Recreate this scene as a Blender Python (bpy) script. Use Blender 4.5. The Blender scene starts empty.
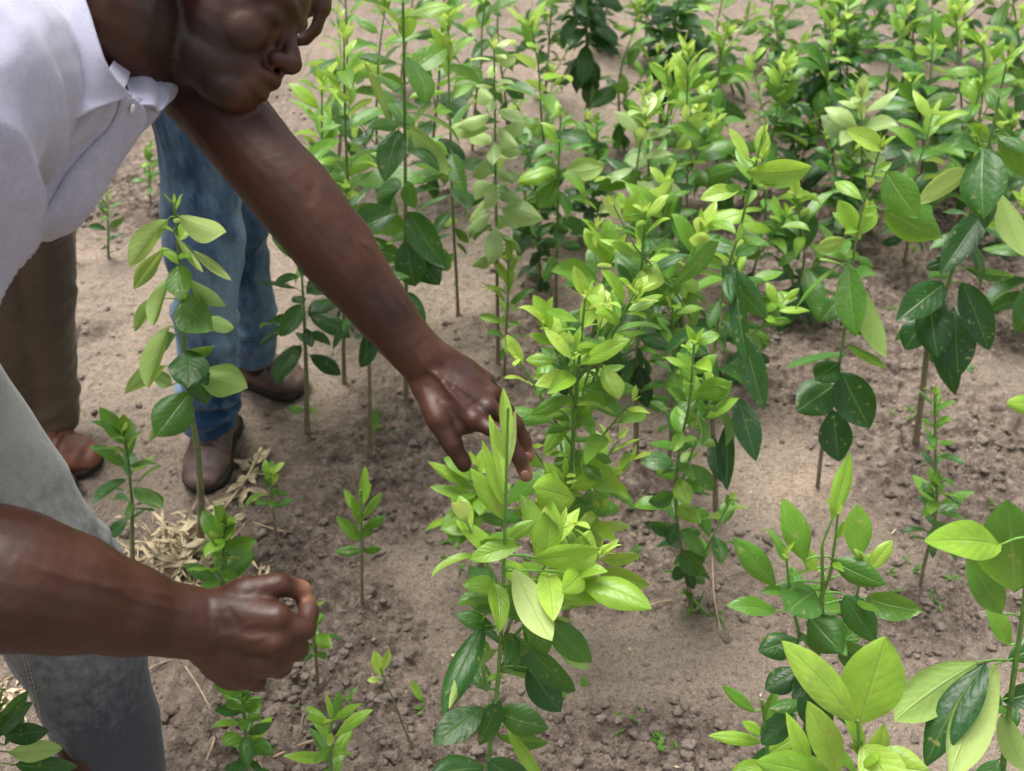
import bpy, math, random
import numpy as np
from mathutils import Vector

R = random.Random(11)
RN = np.random.RandomState(5)
PI = math.pi
scene = bpy.context.scene
COL = scene.collection

# ------------------------------------------------------------------ camera
F = 1000.0
PITCH = math.radians(42)
CH = 1.6
CS, SN = math.cos(PITCH), math.sin(PITCH)
cam_d = bpy.data.cameras.new("camera")
cam = bpy.data.objects.new("camera", cam_d)
COL.objects.link(cam)
cam.location = (0, 0, CH)
cam.rotation_euler = (PI / 2 - PITCH, 0, 0)
cam_d.sensor_width = 36
cam_d.lens = F / 1024 * 36
cam_d.clip_start = 0.05
cam_d.clip_end = 500
cam_d.dof.use_dof = True
cam_d.dof.focus_distance = 1.2
cam_d.dof.aperture_fstop = 7.0
scene.camera = cam


def P(px, py, d):
    "world point seen at a pixel, d metres in front of the lens"
    x = (px - 512) / F * d
    u = -(py - 385.5) / F * d
    return np.array([x, d * CS + u * SN, CH - d * SN + u * CS])


def G(px, py, z=0.0):
    "world point of the pixel on the level z"
    v = -(py - 385.5) / F
    d = (CH - z) / (SN - v * CS)
    return P(px, py, d)


def PY(px, py, y):
    "world point of the pixel at forward distance y"
    v = -(py - 385.5) / F
    d = y / (CS + v * SN)
    return P(px, py, d)


def nrm(v):
    v = np.asarray(v, float)
    return v / (np.linalg.norm(v) + 1e-12)


# ------------------------------------------------------------------ noise
def _h(ix, iy, iz, s):
    n = (ix * 374761393 + iy * 668265263 + iz * 2147483647 + s * 974634777) & 0xffffffff
    n = ((n ^ (n >> 13)) * 1274126177) & 0xffffffff
    n = n ^ (n >> 16)
    return (n & 0xffffff) / float(0xffffff)


def noise3(p, s=0):
    p = np.asarray(p, float)
    i = np.floor(p).astype(np.int64)
    f = p - i
    f = f * f * f * (f * (f * 6 - 15) + 10)
    r = 0
    for dx in (0, 1):
        for dy in (0, 1):
            for dz in (0, 1):
                w = (f[..., 0] if dx else 1 - f[..., 0]) * (f[..., 1] if dy else 1 - f[..., 1]) * (f[..., 2] if dz else 1 - f[..., 2])
                r = r + w * _h(i[..., 0] + dx, i[..., 1] + dy, i[..., 2] + dz, s)
    return r * 2 - 1


def noise2(x, y, s=0):
    i, j = np.floor(x).astype(np.int64), np.floor(y).astype(np.int64)
    fx, fy = x - i, y - j
    fx = fx * fx * fx * (fx * (fx * 6 - 15) + 10)
    fy = fy * fy * fy * (fy * (fy * 6 - 15) + 10)
    a, b = _h(i, j, 0, s), _h(i + 1, j, 0, s)
    c, d = _h(i, j + 1, 0, s), _h(i + 1, j + 1, 0, s)
    return ((a * (1 - fx) + b * fx) * (1 - fy) + (c * (1 - fx) + d * fx) * fy) * 2 - 1


# ------------------------------------------------------------------ node helpers
def new_mat(name):
    m = bpy.data.materials.new(name)
    m.use_nodes = True
    nt = m.node_tree
    b = nt.nodes["Principled BSDF"]
    return m, nt, b


def N(nt, t, **kw):
    n = nt.nodes.new(t)
    for k, v in kw.items():
        if k.startswith("i_"):
            n.inputs[k[2:].replace("_", " ")].default_value = v
        else:
            setattr(n, k, v)
    return n


def ramp(nt, src, stops, interp="LINEAR"):
    r = nt.nodes.new("ShaderNodeValToRGB")
    r.color_ramp.interpolation = interp
    el = r.color_ramp.elements
    while len(el) < len(stops):
        el.new(0.5)
    for e, (p, c) in zip(el, stops):
        e.position = p
        e.color = (*c, 1) if len(c) == 3 else c
    nt.links.new(src, r.inputs[0])
    return r.outputs[0]


def mix(nt, fac, a, b, mode="MIX"):
    m = nt.nodes.new("ShaderNodeMix")
    m.data_type = "RGBA"
    m.blend_type = mode
    for inp, v in ((m.inputs[0], fac), (m.inputs[6], a), (m.inputs[7], b)):
        if isinstance(v, (int, float)):
            inp.default_value = v
        elif isinstance(v, tuple):
            inp.default_value = (*v, 1)
        else:
            nt.links.new(v, inp)
    return m.outputs[2]


def math_n(nt, op, a, b=None, c=None):
    m = nt.nodes.new("ShaderNodeMath")
    m.operation = op
    for k, v in enumerate((a, b, c)):
        if v is None:
            continue
        if isinstance(v, (int, float)):
            m.inputs[k].default_value = v
        else:
            nt.links.new(v, m.inputs[k])
    return m.outputs[0]


def coords(nt, kind="Object", scale=None):
    tc = nt.nodes.new("ShaderNodeTexCoord")
    o = tc.outputs[kind]
    if scale is not None:
        mp = nt.nodes.new("ShaderNodeMapping")
        mp.inputs["Scale"].default_value = scale
        nt.links.new(o, mp.inputs["Vector"])
        o = mp.outputs[0]
    return o


def noise_n(nt, vec, scale, detail=4, rough=0.55):
    n = nt.nodes.new("ShaderNodeTexNoise")
    n.inputs["Scale"].default_value = scale
    n.inputs["Detail"].default_value = detail
    n.inputs["Roughness"].default_value = rough
    nt.links.new(vec, n.inputs["Vector"])
    return n.outputs["Fac"]


def bump(nt, b, h, strength, dist, prev=None):
    n = nt.nodes.new("ShaderNodeBump")
    n.inputs["Strength"].default_value = strength
    n.inputs["Distance"].default_value = dist
    nt.links.new(h, n.inputs["Height"])
    if prev is not None:
        nt.links.new(prev, n.inputs["Normal"])
    if b is not None:
        nt.links.new(n.outputs[0], b.inputs["Normal"])
    return n.outputs[0]


# ------------------------------------------------------------------ materials
def mat_soil():
    m, nt, b = new_mat("soil")
    co = coords(nt)
    at = N(nt, "ShaderNodeAttribute", attribute_name="tilled").outputs["Fac"]
    n1 = noise_n(nt, co, 2.2, 5, .6)
    n2 = noise_n(nt, co, 38, 6, .65)
    n3 = noise_n(nt, co, 260, 4, .7)
    smooth = ramp(nt, n1, [(.3, (.27, .222, .178)), (.5, (.335, .275, .218)), (.7, (.41, .322, .25))])
    dug = ramp(nt, n2, [(.28, (.095, .073, .058)), (.43, (.185, .146, .118)), (.58, (.275, .222, .182)), (.75, (.37, .302, .25))])
    f = math_n(nt, "ADD", at, math_n(nt, "MULTIPLY", math_n(nt, "SUBTRACT", n2, .5), 0.9))
    c = mix(nt, ramp(nt, f, [(.25, (0, 0, 0)), (.75, (1, 1, 1))]), smooth, dug)
    c = mix(nt, .8, c, ramp(nt, n3, [(.3, (.42, .40, .39)), (.5, (1, 1, 1)), (.75, (1.4, 1.35, 1.3))]), "MULTIPLY")
    n5 = noise_n(nt, co, 95, 5, .75)
    c = mix(nt, .75, c, ramp(nt, n5, [(.33, (.42, .39, .37)), (.46, (.95, .95, .95)), (.7, (1.22, 1.2, 1.18))]), "MULTIPLY")
    c = mix(nt, .5, c, ramp(nt, n2, [(.3, (.6, .57, .55)), (.55, (1.05, 1.05, 1.05))]), "MULTIPLY")
    # small dark crumbs and pits
    vo = nt.nodes.new("ShaderNodeTexVoronoi")
    vo.inputs["Scale"].default_value = 75
    nt.links.new(co, vo.inputs["Vector"])
    sp = ramp(nt, vo.outputs["Distance"], [(.10, (.35, .32, .30)), (.26, (1, 1, 1))])
    c = mix(nt, math_n(nt, "MULTIPLY", n2, .75), c, mix(nt, 1.0, c, sp, "MULTIPLY"))
    nt.links.new(c, b.inputs["Base Color"])
    b.inputs["Roughness"].default_value = .95
    b.inputs["Specular IOR Level"].default_value = .15
    h = math_n(nt, "ADD", math_n(nt, "MULTIPLY", n2, 1.0), math_n(nt, "MULTIPLY", n3, .35))
    h = math_n(nt, "ADD", h, math_n(nt, "MULTIPLY", noise_n(nt, co, 110, 5, .7), .5))
    bump(nt, b, h, 1.0, .018)
    return m


def mat_clod():
    m, nt, b = new_mat("clod_soil")
    co = coords(nt)
    n1 = noise_n(nt, co, 25, 4)
    n2 = noise_n(nt, co, 240, 4, .7)
    c = ramp(nt, n1, [(.3, (.17, .134, .108)), (.5, (.26, .21, .172)), (.72, (.37, .304, .252))])
    c = mix(nt, .5, c, ramp(nt, n2, [(.3, (.5, .5, .5)), (.6, (1.1, 1.1, 1.1))]), "MULTIPLY")
    nt.links.new(c, b.inputs["Base Color"])
    b.inputs["Roughness"].default_value = .95
    b.inputs["Specular IOR Level"].default_value = .15
    bump(nt, b, n2, 1.0, .008)
    return m


def mat_leaf(name, pale=0.0):
    m, nt, b = new_mat(name)
    out = nt.nodes["Material Output"]
    tint = N(nt, "ShaderNodeAttribute", attribute_name="tint").outputs["Fac"]
    uv = nt.nodes.new("ShaderNodeUVMap").outputs[0]
    sep = nt.nodes.new("ShaderNodeSeparateXYZ")
    nt.links.new(uv, sep.inputs[0])
    u, v = sep.outputs[0], sep.outputs[1]
    av = math_n(nt, "ABSOLUTE", math_n(nt, "SUBTRACT", v, .5))       # 0 on the midrib, .5 on the edge
    co = coords(nt)
    top = ramp(nt, tint, [(0, (.010, .050, .015)), (.3, (.028, .120, .022)), (.6, (.090, .245, .022)),
                          (.85, (.235, .430, .040)), (1, (.37, .54, .09))])
    under = ramp(nt, tint, [(0, (.095, .185, .075)), (.35, (.150, .275, .090)), (.7, (.27, .42, .10)), (1, (.42, .54, .18))])
    n1 = noise_n(nt, co, 30, 3)
    top = mix(nt, .7, top, ramp(nt, n1, [(.3, (.72, .78, .7)), (.7, (1.25, 1.18, 1.15))]), "MULTIPLY")
    # side veins
    wv = math_n(nt, "SUBTRACT", math_n(nt, "MULTIPLY", u, 7.0), math_n(nt, "MULTIPLY", av, 4.6))
    wv = math_n(nt, "ADD", wv, math_n(nt, "MULTIPLY", noise_n(nt, co, 45, 2), .9))
    fr = math_n(nt, "FRACT", wv)
    tri = math_n(nt, "ABSOLUTE", math_n(nt, "SUBTRACT", fr, .5))      # .5 at the vein
    vein = ramp(nt, tri, [(.43, (0, 0, 0)), (.5, (1, 1, 1))])
    midr = ramp(nt, av, [(.0, (1, 1, 1)), (.02, (.6, .6, .6)), (.04, (0, 0, 0))])
    vm = math_n(nt, "MAXIMUM", math_n(nt, "MULTIPLY", vein, .22), math_n(nt, "MULTIPLY", midr, .5))
    light = mix(nt, .5, top, (.38, .52, .16))
    top = mix(nt, vm, top, light)
    under = mix(nt, math_n(nt, "MULTIPLY", vm, .7), under, (.42, .52, .22))
    # a few scorched specks near the edge of older leaves
    n4 = noise_n(nt, co, 90, 2)
    spot = math_n(nt, "MULTIPLY", ramp(nt, n4, [(.64, (0, 0, 0)), (.70, (1, 1, 1))]), .6)
    top = mix(nt, spot, top, (.30, .30, .10))
    geo = nt.nodes.new("ShaderNodeNewGeometry")
    c = mix(nt, geo.outputs["Backfacing"], top, under)
    if pale:
        c = mix(nt, pale, c, (.42, .50, .27))
    nt.links.new(c, b.inputs["Base Color"])
    rg = math_n(nt, "ADD", .36, math_n(nt, "MULTIPLY", geo.outputs["Backfacing"], .25))
    nt.links.new(rg, b.inputs["Roughness"])
    b.inputs["Specular IOR Level"].default_value = .5
    pil = math_n(nt, "POWER", math_n(nt, "MULTIPLY", tri, 2.0), 2.0)
    h = math_n(nt, "SUBTRACT", math_n(nt, "MULTIPLY", pil, -.26), math_n(nt, "MULTIPLY", midr, 1.2))
    h = math_n(nt, "ADD", h, math_n(nt, "MULTIPLY", noise_n(nt, co, 75, 3), 1.6))
    nb = bump(nt, b, h, .5, .0015)
    tr = nt.nodes.new("ShaderNodeBsdfTranslucent")
    tc = mix(nt, .5, c, ramp(nt, tint, [(0, (.10, .30, .02)), (1, (.62, .78, .10))]))
    nt.links.new(tc, tr.inputs[0])
    nt.links.new(nb, tr.inputs["Normal"])
    ms = nt.nodes.new("ShaderNodeMixShader")
    ms.inputs[0].default_value = .40
    nt.links.new(b.outputs[0], ms.inputs[1])
    nt.links.new(tr.outputs[0], ms.inputs[2])
    nt.links.new(ms.outputs[0], out.inputs[0])
    return m


def mat_stem():
    m, nt, b = new_mat("bark")
    tint = N(nt, "ShaderNodeAttribute", attribute_name="tint").outputs["Fac"]
    co = coords(nt, "Object", (1, 1, .25))
    n = noise_n(nt, co, 160, 4, .7)
    br = ramp(nt, n, [(.3, (.13, .085, .06)), (.6, (.27, .20, .145)), (.8, (.38, .30, .22))])
    gr = ramp(nt, n, [(.3, (.08, .20, .03)), (.7, (.17, .36, .06))])
    c = mix(nt, tint, br, gr)
    nt.links.new(c, b.inputs["Base Color"])
    b.inputs["Roughness"].default_value = .7
    bump(nt, b, n, .6, .002)
    return m


def mat_skin(name="dark_skin", k=1.0):
    m, nt, b = new_mat(name)
    co = coords(nt)
    n1 = noise_n(nt, co, 14, 4)
    n2 = noise_n(nt, co, 420, 3, .6)
    n3 = noise_n(nt, co, 70, 5, .7)
    c = ramp(nt, n1, [(.3, (.026 * k, .0064 * k, .0020 * k)), (.55, (.050 * k, .0135 * k, .0045 * k)), (.8, (.080 * k, .0250 * k, .0100 * k))])
    pk = N(nt, "ShaderNodeAttribute", attribute_name="palm").outputs["Fac"]
    c = mix(nt, pk, c, (.40 * k, .18 * k, .11 * k))
    js = N(nt, "ShaderNodeAttribute", attribute_name="jaw_shade").outputs["Fac"]
    c = mix(nt, math_n(nt, "MULTIPLY", js, ramp(nt, n2, [(.35, (.6, .6, .6)), (.6, (1, 1, 1))])), c, (.010, .007, .006))  # shade on the lower face, painted as near-black skin
    c = mix(nt, .35, c, ramp(nt, n3, [(.35, (.7, .66, .64)), (.65, (1.2, 1.2, 1.2))]), "MULTIPLY")
    nt.links.new(c, b.inputs["Base Color"])
    b.inputs["Subsurface Weight"].default_value = .08
    b.inputs["Subsurface Radius"].default_value = (.01, .004, .002)
    b.inputs["Subsurface Scale"].default_value = .5
    rg = ramp(nt, n3, [(.3, (.43, .43, .43)), (.7, (.60, .60, .60))])
    nt.links.new(rg, b.inputs["Roughness"])
    b.inputs["Specular IOR Level"].default_value = .46
    p = bump(nt, None, n3, .45, .0012)
    bump(nt, b, n2, .35, .0006, p)
    return m


def mat_simple(name, col, rough=.6, spec=.4, var=.2, scale=60, bmp=.2):
    m, nt, b = new_mat(name)
    co = coords(nt)
    n = noise_n(nt, co, scale, 4)
    lo = tuple(x * (1 - var) for x in col)
    hi = tuple(min(1, x * (1 + var)) for x in col)
    nt.links.new(ramp(nt, n, [(.3, lo), (.7, hi)]), b.inputs["Base Color"])
    b.inputs["Roughness"].default_value = rough
    b.inputs["Specular IOR Level"].default_value = spec
    bump(nt, b, n, bmp, .002)
    return m


def mat_weave(name, col, col2, scale=900, rough=.9, fade=6.0, sheen=.2, bumps=.3, fd=.002, leg_shade=None):
    "woven cloth: fine crossed threads, worn lighter patches"
    m, nt, b = new_mat(name)
    co = coords(nt)
    sx = noise_n(nt, coords(nt, "Object", (1, 1, .12)), scale, 2)
    n1 = noise_n(nt, coords(nt, 'Object', (1, 1, .4)), fade, 5, .62)
    n2 = noise_n(nt, co, 70, 5, .7)
    c = mix(nt, ramp(nt, n1, [(.38, (0, 0, 0)), (.62, (1, 1, 1))]), col, col2)
    c = mix(nt, .5, c, ramp(nt, sx, [(.3, (.72, .72, .74)), (.7, (1.25, 1.25, 1.22))]), "MULTIPLY")
    c = mix(nt, .25, c, ramp(nt, n2, [(.3, (.6, .6, .6)), (.7, (1.2, 1.2, 1.2))]), "MULTIPLY")
    if leg_shade is not None:  # shade on the lower leg, painted into the cloth colour by height
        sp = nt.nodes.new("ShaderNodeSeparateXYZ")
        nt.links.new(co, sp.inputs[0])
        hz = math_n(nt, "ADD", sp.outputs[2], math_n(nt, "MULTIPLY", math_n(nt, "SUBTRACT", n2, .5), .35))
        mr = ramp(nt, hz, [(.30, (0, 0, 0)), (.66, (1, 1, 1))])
        c = mix(nt, mr, mix(nt, .90, c, leg_shade), c)
    nt.links.new(c, b.inputs["Base Color"])
    b.inputs["Roughness"].default_value = rough
    b.inputs["Specular IOR Level"].default_value = .15
    b.inputs["Sheen Weight"].default_value = sheen
    p = bump(nt, None, n2, .3, fd)
    bump(nt, b, sx, bumps, .0006, p)
    return m


M = dict(
    soil=mat_soil(), clod=mat_clod(), leaf=mat_leaf("leaf"), pale=mat_leaf("pale_leaf", .55), bark=mat_stem(),
    skin=mat_skin(), skin_dark=mat_skin("dark_skin_shade", .8),
    shirt=mat_weave("shirt_cotton", (.37, .37, .475), (.42, .42, .525), 1300, .85, 3, .2, .12, .0015),
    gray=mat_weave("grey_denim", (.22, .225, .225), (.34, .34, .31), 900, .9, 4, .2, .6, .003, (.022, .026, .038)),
    blue=mat_weave("blue_denim", (.014, .042, .098), (.19, .285, .40), 700, .9, 9, .2, .8, .004),
    brown=mat_weave("brown_twill", (.085, .058, .038), (.12, .085, .055), 1000, .8, 5),
    shoe=mat_simple("brown_leather", (.115, .072, .058), .42, .5, .3, 40, .25),
    shoe2=mat_simple("chestnut_leather", (.17, .06, .03), .4, .5, .3, 40, .25),
    sole=mat_simple("rubber_sole", (.035, .028, .025), .7, .3, .3, 60, .2),
    hair=mat_simple("black_hair", (.012, .010, .009), .85, .2, .4, 700, .9),
    eye=mat_simple("eye_white", (.55, .5, .45), .2, .5, .05, 30, 0),
    nail=mat_simple("nail", (.26, .13, .10), .3, .5, .1, 60, .05),
    button=mat_simple("button", (.7, .7, .72), .3, .5, .05, 60, .0),
    straw=mat_simple("dry_husk", (.47, .385, .25), .8, .2, .35, 45, .3),
    stalk=mat_simple("dry_stalk", (.34, .25, .17), .85, .2, .35, 60, .3),
    knit=mat_weave("plain_shirt_cloth", (.25, .26, .3), (.3, .31, .35)),
)


# ------------------------------------------------------------------ mesh collector
class MB:
    def __init__(s):
        s.v, s.f, s.n, s.uv, s.t = [], [], 0, [], []

    def add(s, verts, faces, tint=None, uv=None):
        verts = np.asarray(verts, float)
        s.v.append(verts)
        s.f.append(np.asarray(faces, np.int64) + s.n)
        s.t.append(np.full(len(verts), 0.0) if tint is None else (np.full(len(verts), float(tint)) if np.isscalar(tint) else np.asarray(tint, float)))
        s.uv.append(np.zeros((len(verts), 2)) if uv is None else uv)
        s.n += len(verts)

    def mesh(s, name, mat=None, smooth=True, attr="tint"):
        V = np.concatenate(s.v)
        me = bpy.data.meshes.new(name)
        loops = np.concatenate([f.reshape(-1) for f in s.f])
        cnt = np.concatenate([np.full(len(f), f.shape[1]) for f in s.f])
        st = np.concatenate([[0], np.cumsum(cnt)[:-1]])
        me.vertices.add(len(V))
        me.vertices.foreach_set("co", V.astype(np.float32).ravel())
        me.loops.add(len(loops))
        me.loops.foreach_set("vertex_index", loops.astype(np.int32))
        me.polygons.add(len(cnt))
        me.polygons.foreach_set("loop_start", st.astype(np.int32))
        me.update(calc_edges=True)
        me.validate()
        if smooth:
            me.polygons.foreach_set("use_smooth", np.ones(len(me.polygons), bool))
        uvl = me.uv_layers.new(name="UVMap")
        UV = np.concatenate(s.uv)
        li = np.empty(len(me.loops), np.int32)
        me.loops.foreach_get("vertex_index", li)
        uvl.data.foreach_set("uv", UV[li].astype(np.float32).ravel())
        a = me.attributes.new(attr, "FLOAT", "POINT")
        a.data.foreach_set("value", np.concatenate(s.t).astype(np.float32))
        if mat:
            me.materials.append(mat)
        me.update()
        return me


def link(name, me, parent=None, **props):
    o = bpy.data.objects.new(name, me)
    COL.objects.link(o)
    if parent is not None:
        o.parent = parent
        pl = parent
        off = Vector((0, 0, 0))
        while pl is not None:
            off += pl.location
            pl = pl.parent
        if me is not None:
            me.transform(__import__("mathutils").Matrix.Translation(-off))
    for k, v in props.items():
        o[k] = v
    return o


def empty(name, loc, label, cat, group=None):
    o = bpy.data.objects.new(name, None)
    COL.objects.link(o)
    o.location = Vector([float(x) for x in loc])
    o.empty_display_size = .05
    o["label"] = label
    o["category"] = cat
    if group:
        o["group"] = group
    return o


# ------------------------------------------------------------------ tubes, ellipsoids
def catmull(pts, vals, per):
    pts = [np.asarray(p, float) for p in pts]
    vals = [np.asarray(v, float) for v in vals]
    P_ = [2 * pts[0] - pts[1]] + pts + [2 * pts[-1] - pts[-2]]
    V_ = [vals[0]] + vals + [vals[-1]]
    o, w = [], []
    for i in range(1, len(P_) - 2):
        for k in range(per):
            t = k / per
            a, b, c, d = P_[i - 1:i + 3]
            o.append(.5 * (2 * b + (c - a) * t + (2 * a - 5 * b + 4 * c - d) * t * t + (3 * b - a - 3 * c + d) * t ** 3))
            a, b, c, d = V_[i - 1:i + 3]
            w.append(b + (c - b) * (t * t * (3 - 2 * t)))
    o.append(pts[-1])
    w.append(vals[-1])
    return np.array(o), np.array(w)


def frames(pts, ref=None):
    T = np.gradient(pts, axis=0)
    T /= np.linalg.norm(T, axis=1)[:, None] + 1e-12
    A = []
    a = np.array(ref, float) if ref is not None else (np.array([0, 0, 1.]) if abs(T[0][2]) < .9 else np.array([0, 1., 0]))
    for t in T:
        a = a - t * a.dot(t)
        a = nrm(a)
        A.append(a.copy())
    A = np.array(A)
    B = np.cross(T, A)
    return T, A, B


def tube(mb, pts, rad, seg=14, per=5, ref=None, caps=True, tint=None):
    "rad: one radius per point, or (a, b) with a along ref"
    rad = [(r, r) if np.isscalar(r) else r for r in rad]
    if len(pts) > 2 or per > 1:
        C, Rr = catmull(pts, rad, per)
    else:
        C, Rr = np.array(pts, float), np.array(rad, float)
    T, A, B = frames(C, ref)
    if caps:
        k = 4
        c0, r0, c1, r1 = C[0], Rr[0], C[-1], Rr[-1]
        pre = [(c0 - T[0] * min(r0) * math.sin(a), r0 * math.cos(a)) for a in np.linspace(PI / 2 * .96, PI / 2 / k, k)]
        post = [(c1 + T[-1] * min(r1) * math.sin(a), r1 * math.cos(a)) for a in np.linspace(PI / 2 / k, PI / 2 * .96, k)]
        C = np.array([p[0] for p in pre] + list(C) + [p[0] for p in post])
        Rr = np.array([p[1] for p in pre] + list(Rr) + [p[1] for p in post])
        A = np.concatenate([[A[0]] * k, A, [A[-1]] * k])
        B = np.concatenate([[B[0]] * k, B, [B[-1]] * k])
    n = len(C)
    th = np.linspace(0, 2 * PI, seg, endpoint=False)
    V = C[:, None] + A[:, None] * (Rr[:, 0][:, None] * np.cos(th))[..., None] + B[:, None] * (Rr[:, 1][:, None] * np.sin(th))[..., None]
    V = V.reshape(-1, 3)
    i = np.arange(n - 1)[:, None] * seg
    j = np.arange(seg)[None]
    j2 = (j + 1) % seg
    q = np.stack([i + j, i + j2, i + seg + j2, i + seg + j], -1).reshape(-1, 4)
    tt = None
    if tint is not None:
        tt = np.repeat(np.linspace(tint[0], tint[1], n), seg)
    if caps:
        V = np.concatenate([V, [V[:seg].mean(0)], [V[-seg:].mean(0)]])
        a, b = len(V) - 2, len(V) - 1
        if tt is not None:
            tt = np.concatenate([tt, [tint[0], tint[1]]])
        base = mb.n
        mb.add(V, q, tt)
        f1 = np.array([[a, (k + 1) % seg, k] for k in range(seg)])
        o = (n - 1) * seg
        f2 = np.array([[b, o + k, o + (k + 1) % seg] for k in range(seg)])
        mb.f.append(np.concatenate([f1, f2]) + base)
    else:
        mb.add(V, q, tt)
    return C, A, B, Rr


def ell(mb, c, r, ax=None, nu=16, nv=22):
    ax = np.eye(3) if ax is None else np.array(ax)
    th = np.linspace(0, PI, nu + 1)[1:-1]
    ph = np.linspace(0, 2 * PI, nv, endpoint=False)
    X = np.stack([np.sin(th)[:, None] * np.cos(ph), np.sin(th)[:, None] * np.sin(ph), np.cos(th)[:, None] + 0 * ph], -1).reshape(-1, 3)
    X = np.concatenate([X, [[0, 0, 1]], [[0, 0, -1]]])
    V = np.asarray(c) + (X * np.asarray(r)) @ ax
    m = nu - 1
    i = np.arange(m - 1)[:, None] * nv
    j = np.arange(nv)[None]
    j2 = (j + 1) % nv
    q = np.stack([i + j, i + nv + j, i + nv + j2, i + j2], -1).reshape(-1, 4)
    base = mb.n
    mb.add(V, q)
    a, b = m * nv, m * nv + 1
    o = (m - 1) * nv
    mb.f.append(np.array([[a, k, (k + 1) % nv] for k in range(nv)] + [[b, o + (k + 1) % nv, o + k] for k in range(nv)]) + base)


def remeshed(mb, name, mat, voxel, smooth=4, disp=None, attr=None):
    "union of the collected solids as one continuous skin"
    me = mb.mesh(name)
    o = bpy.data.objects.new(name + "_tmp", me)
    COL.objects.link(o)
    rm = o.modifiers.new("r", "REMESH")
    rm.mode = "VOXEL"
    rm.voxel_size = voxel
    rm.use_smooth_shade = True
    sm = o.modifiers.new("s", "SMOOTH")
    sm.factor = .5
    sm.iterations = smooth
    dg = bpy.context.evaluated_depsgraph_get()
    dg.update()
    out = bpy.data.meshes.new_from_object(o.evaluated_get(dg))
    bpy.data.objects.remove(o)
    bpy.data.meshes.remove(me)
    out.name = name
    n = len(out.vertices)
    co = np.empty(n * 3, np.float32)
    out.vertices.foreach_get("co", co)
    co = co.reshape(-1, 3).astype(float)
    if disp is not None:
        no = np.empty(n * 3, np.float32)
        out.vertices.foreach_get("normal", no)
        no = no.reshape(-1, 3)
        co = co + no * disp(co, no)[:, None]
        out.vertices.foreach_set("co", co.astype(np.float32).ravel())
    for nm, fn in (attr or ()):
        a = out.attributes.new(nm, "FLOAT", "POINT")
        a.data.foreach_set("value", fn(co).astype(np.float32))
    out.polygons.foreach_set("use_smooth", np.ones(len(out.polygons), bool))
    out.materials.clear()
    out.materials.append(mat)
    out.update()
    return out


def patch(mb, rows, nu=24, nv=24, thick=0.0, disp=None):
    "smooth cloth patch through a grid of points; thick gives it a second face"
    rows = np.array(rows, float)
    R1 = []
    for r in rows:
        c, _ = catmull(list(r), [0] * len(r), max(1, nu // (len(r) - 1)))
        R1.append(c)
    R1 = np.array(R1)
    cols = []
    for k in range(R1.shape[1]):
        c, _ = catmull(list(R1[:, k]), [0] * len(R1), max(1, nv // (len(R1) - 1)))
        cols.append(c)
    S = np.array(cols).transpose(1, 0, 2)
    a, b = S.shape[:2]
    du = np.gradient(S, axis=1)
    dv = np.gradient(S, axis=0)
    nn = np.cross(du, dv)
    nn /= np.linalg.norm(nn, axis=2)[..., None] + 1e-12
    if disp is not None:
        U, V_ = np.meshgrid(np.linspace(0, 1, b), np.linspace(0, 1, a))
        S = S + nn * disp(U, V_, S)[..., None]
    i, j = np.meshgrid(np.arange(a - 1), np.arange(b - 1), indexing="ij")
    q = np.stack([i * b + j, i * b + j + 1, (i + 1) * b + j + 1, (i + 1) * b + j], -1).reshape(-1, 4)
    if not thick:
        mb.add(S.reshape(-1, 3), q)
        return S
    S2 = S - nn * thick
    V = np.concatenate([S.reshape(-1, 3), S2.reshape(-1, 3)])
    o = a * b
    e = [(0, k, 0, k + 1) for k in range(b - 1)] + [(k, b - 1, k + 1, b - 1) for k in range(a - 1)] + \
        [(a - 1, k + 1, a - 1, k) for k in range(b - 1)] + [(k + 1, 0, k, 0) for k in range(a - 1)]
    side = np.array([[r0 * b + c0, o + r0 * b + c0, o + r1 * b + c1, r1 * b + c1] for r0, c0, r1, c1 in e])
    mb.add(V, np.concatenate([q, q[:, ::-1] + o, side]))
    return S


# ------------------------------------------------------------------ ground
def gauss(x, y, c, rx, ry, a=0.0):
    dx, dy = x - c[0], y - c[1]
    ca, sa = math.cos(a), math.sin(a)
    X, Y = (dx * ca + dy * sa) / rx, (-dx * sa + dy * ca) / ry
    return np.exp(-(X * X + Y * Y))


# dug, crumbly patches and trodden smooth ones, as they lie in the photograph
DUG = [((405, 480), .16, .42, 0), ((930, 450), .34, .42, .2), ((790, 330), .2, .35, 0), ((560, 740), .34, .09, .1), ((340, 650), .14, .12, 0),
       ((400, 740), .2, .10, 0), ((880, 610), .25, .14, 0), ((530, 330), .1, .4, 0), ((640, 520), .12, .22, .2), ((280, 560), .09, .07, 0),
       ((640, 740), .14, .07, 0), ((720, 760), .2, .06, 0), ((240, 160), .5, .25, 0), ((120, 210), .35, .16, 0), ((800, 200), .7, .3, 0),
       ((95, 330), .12, .06, .5), ((300, 740), .16, .10, 0), ((600, 590), .12, .1, 0), ((960, 300), .3, .25, 0)]
SMOOTH = [((650, 660), .22, .13, .1), ((860, 560), .14, .10, -.5), ((410, 560), .10, .12, 0), ((230, 330), .35, .3, 0), ((1000, 380), .12, .1, 0),
          ((790, 480), .12, .12, .3), ((330, 720), .08, .05, 0)]
DUG = [(G(*p), a, b, c) for p, a, b, c in DUG]
SMOOTH = [(G(*p), a, b, c) for p, a, b, c in SMOOTH]


def tilled(x, y):
    t = .34 + .30 * noise2(x * 2.1, y * 2.1, 3) + .12 * noise2(x * 7, y * 7, 4)
    for c, rx, ry, a in DUG:
        t = t + .62 * gauss(x, y, c, rx, ry, a)
    for c, rx, ry, a in SMOOTH:
        t = t - .62 * gauss(x, y, c, rx, ry, a)
    far = np.clip((y - 2.6) / 1.5, 0, 1)
    return np.clip(t * (1 - far) + .5 * far, 0, 1)


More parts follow.
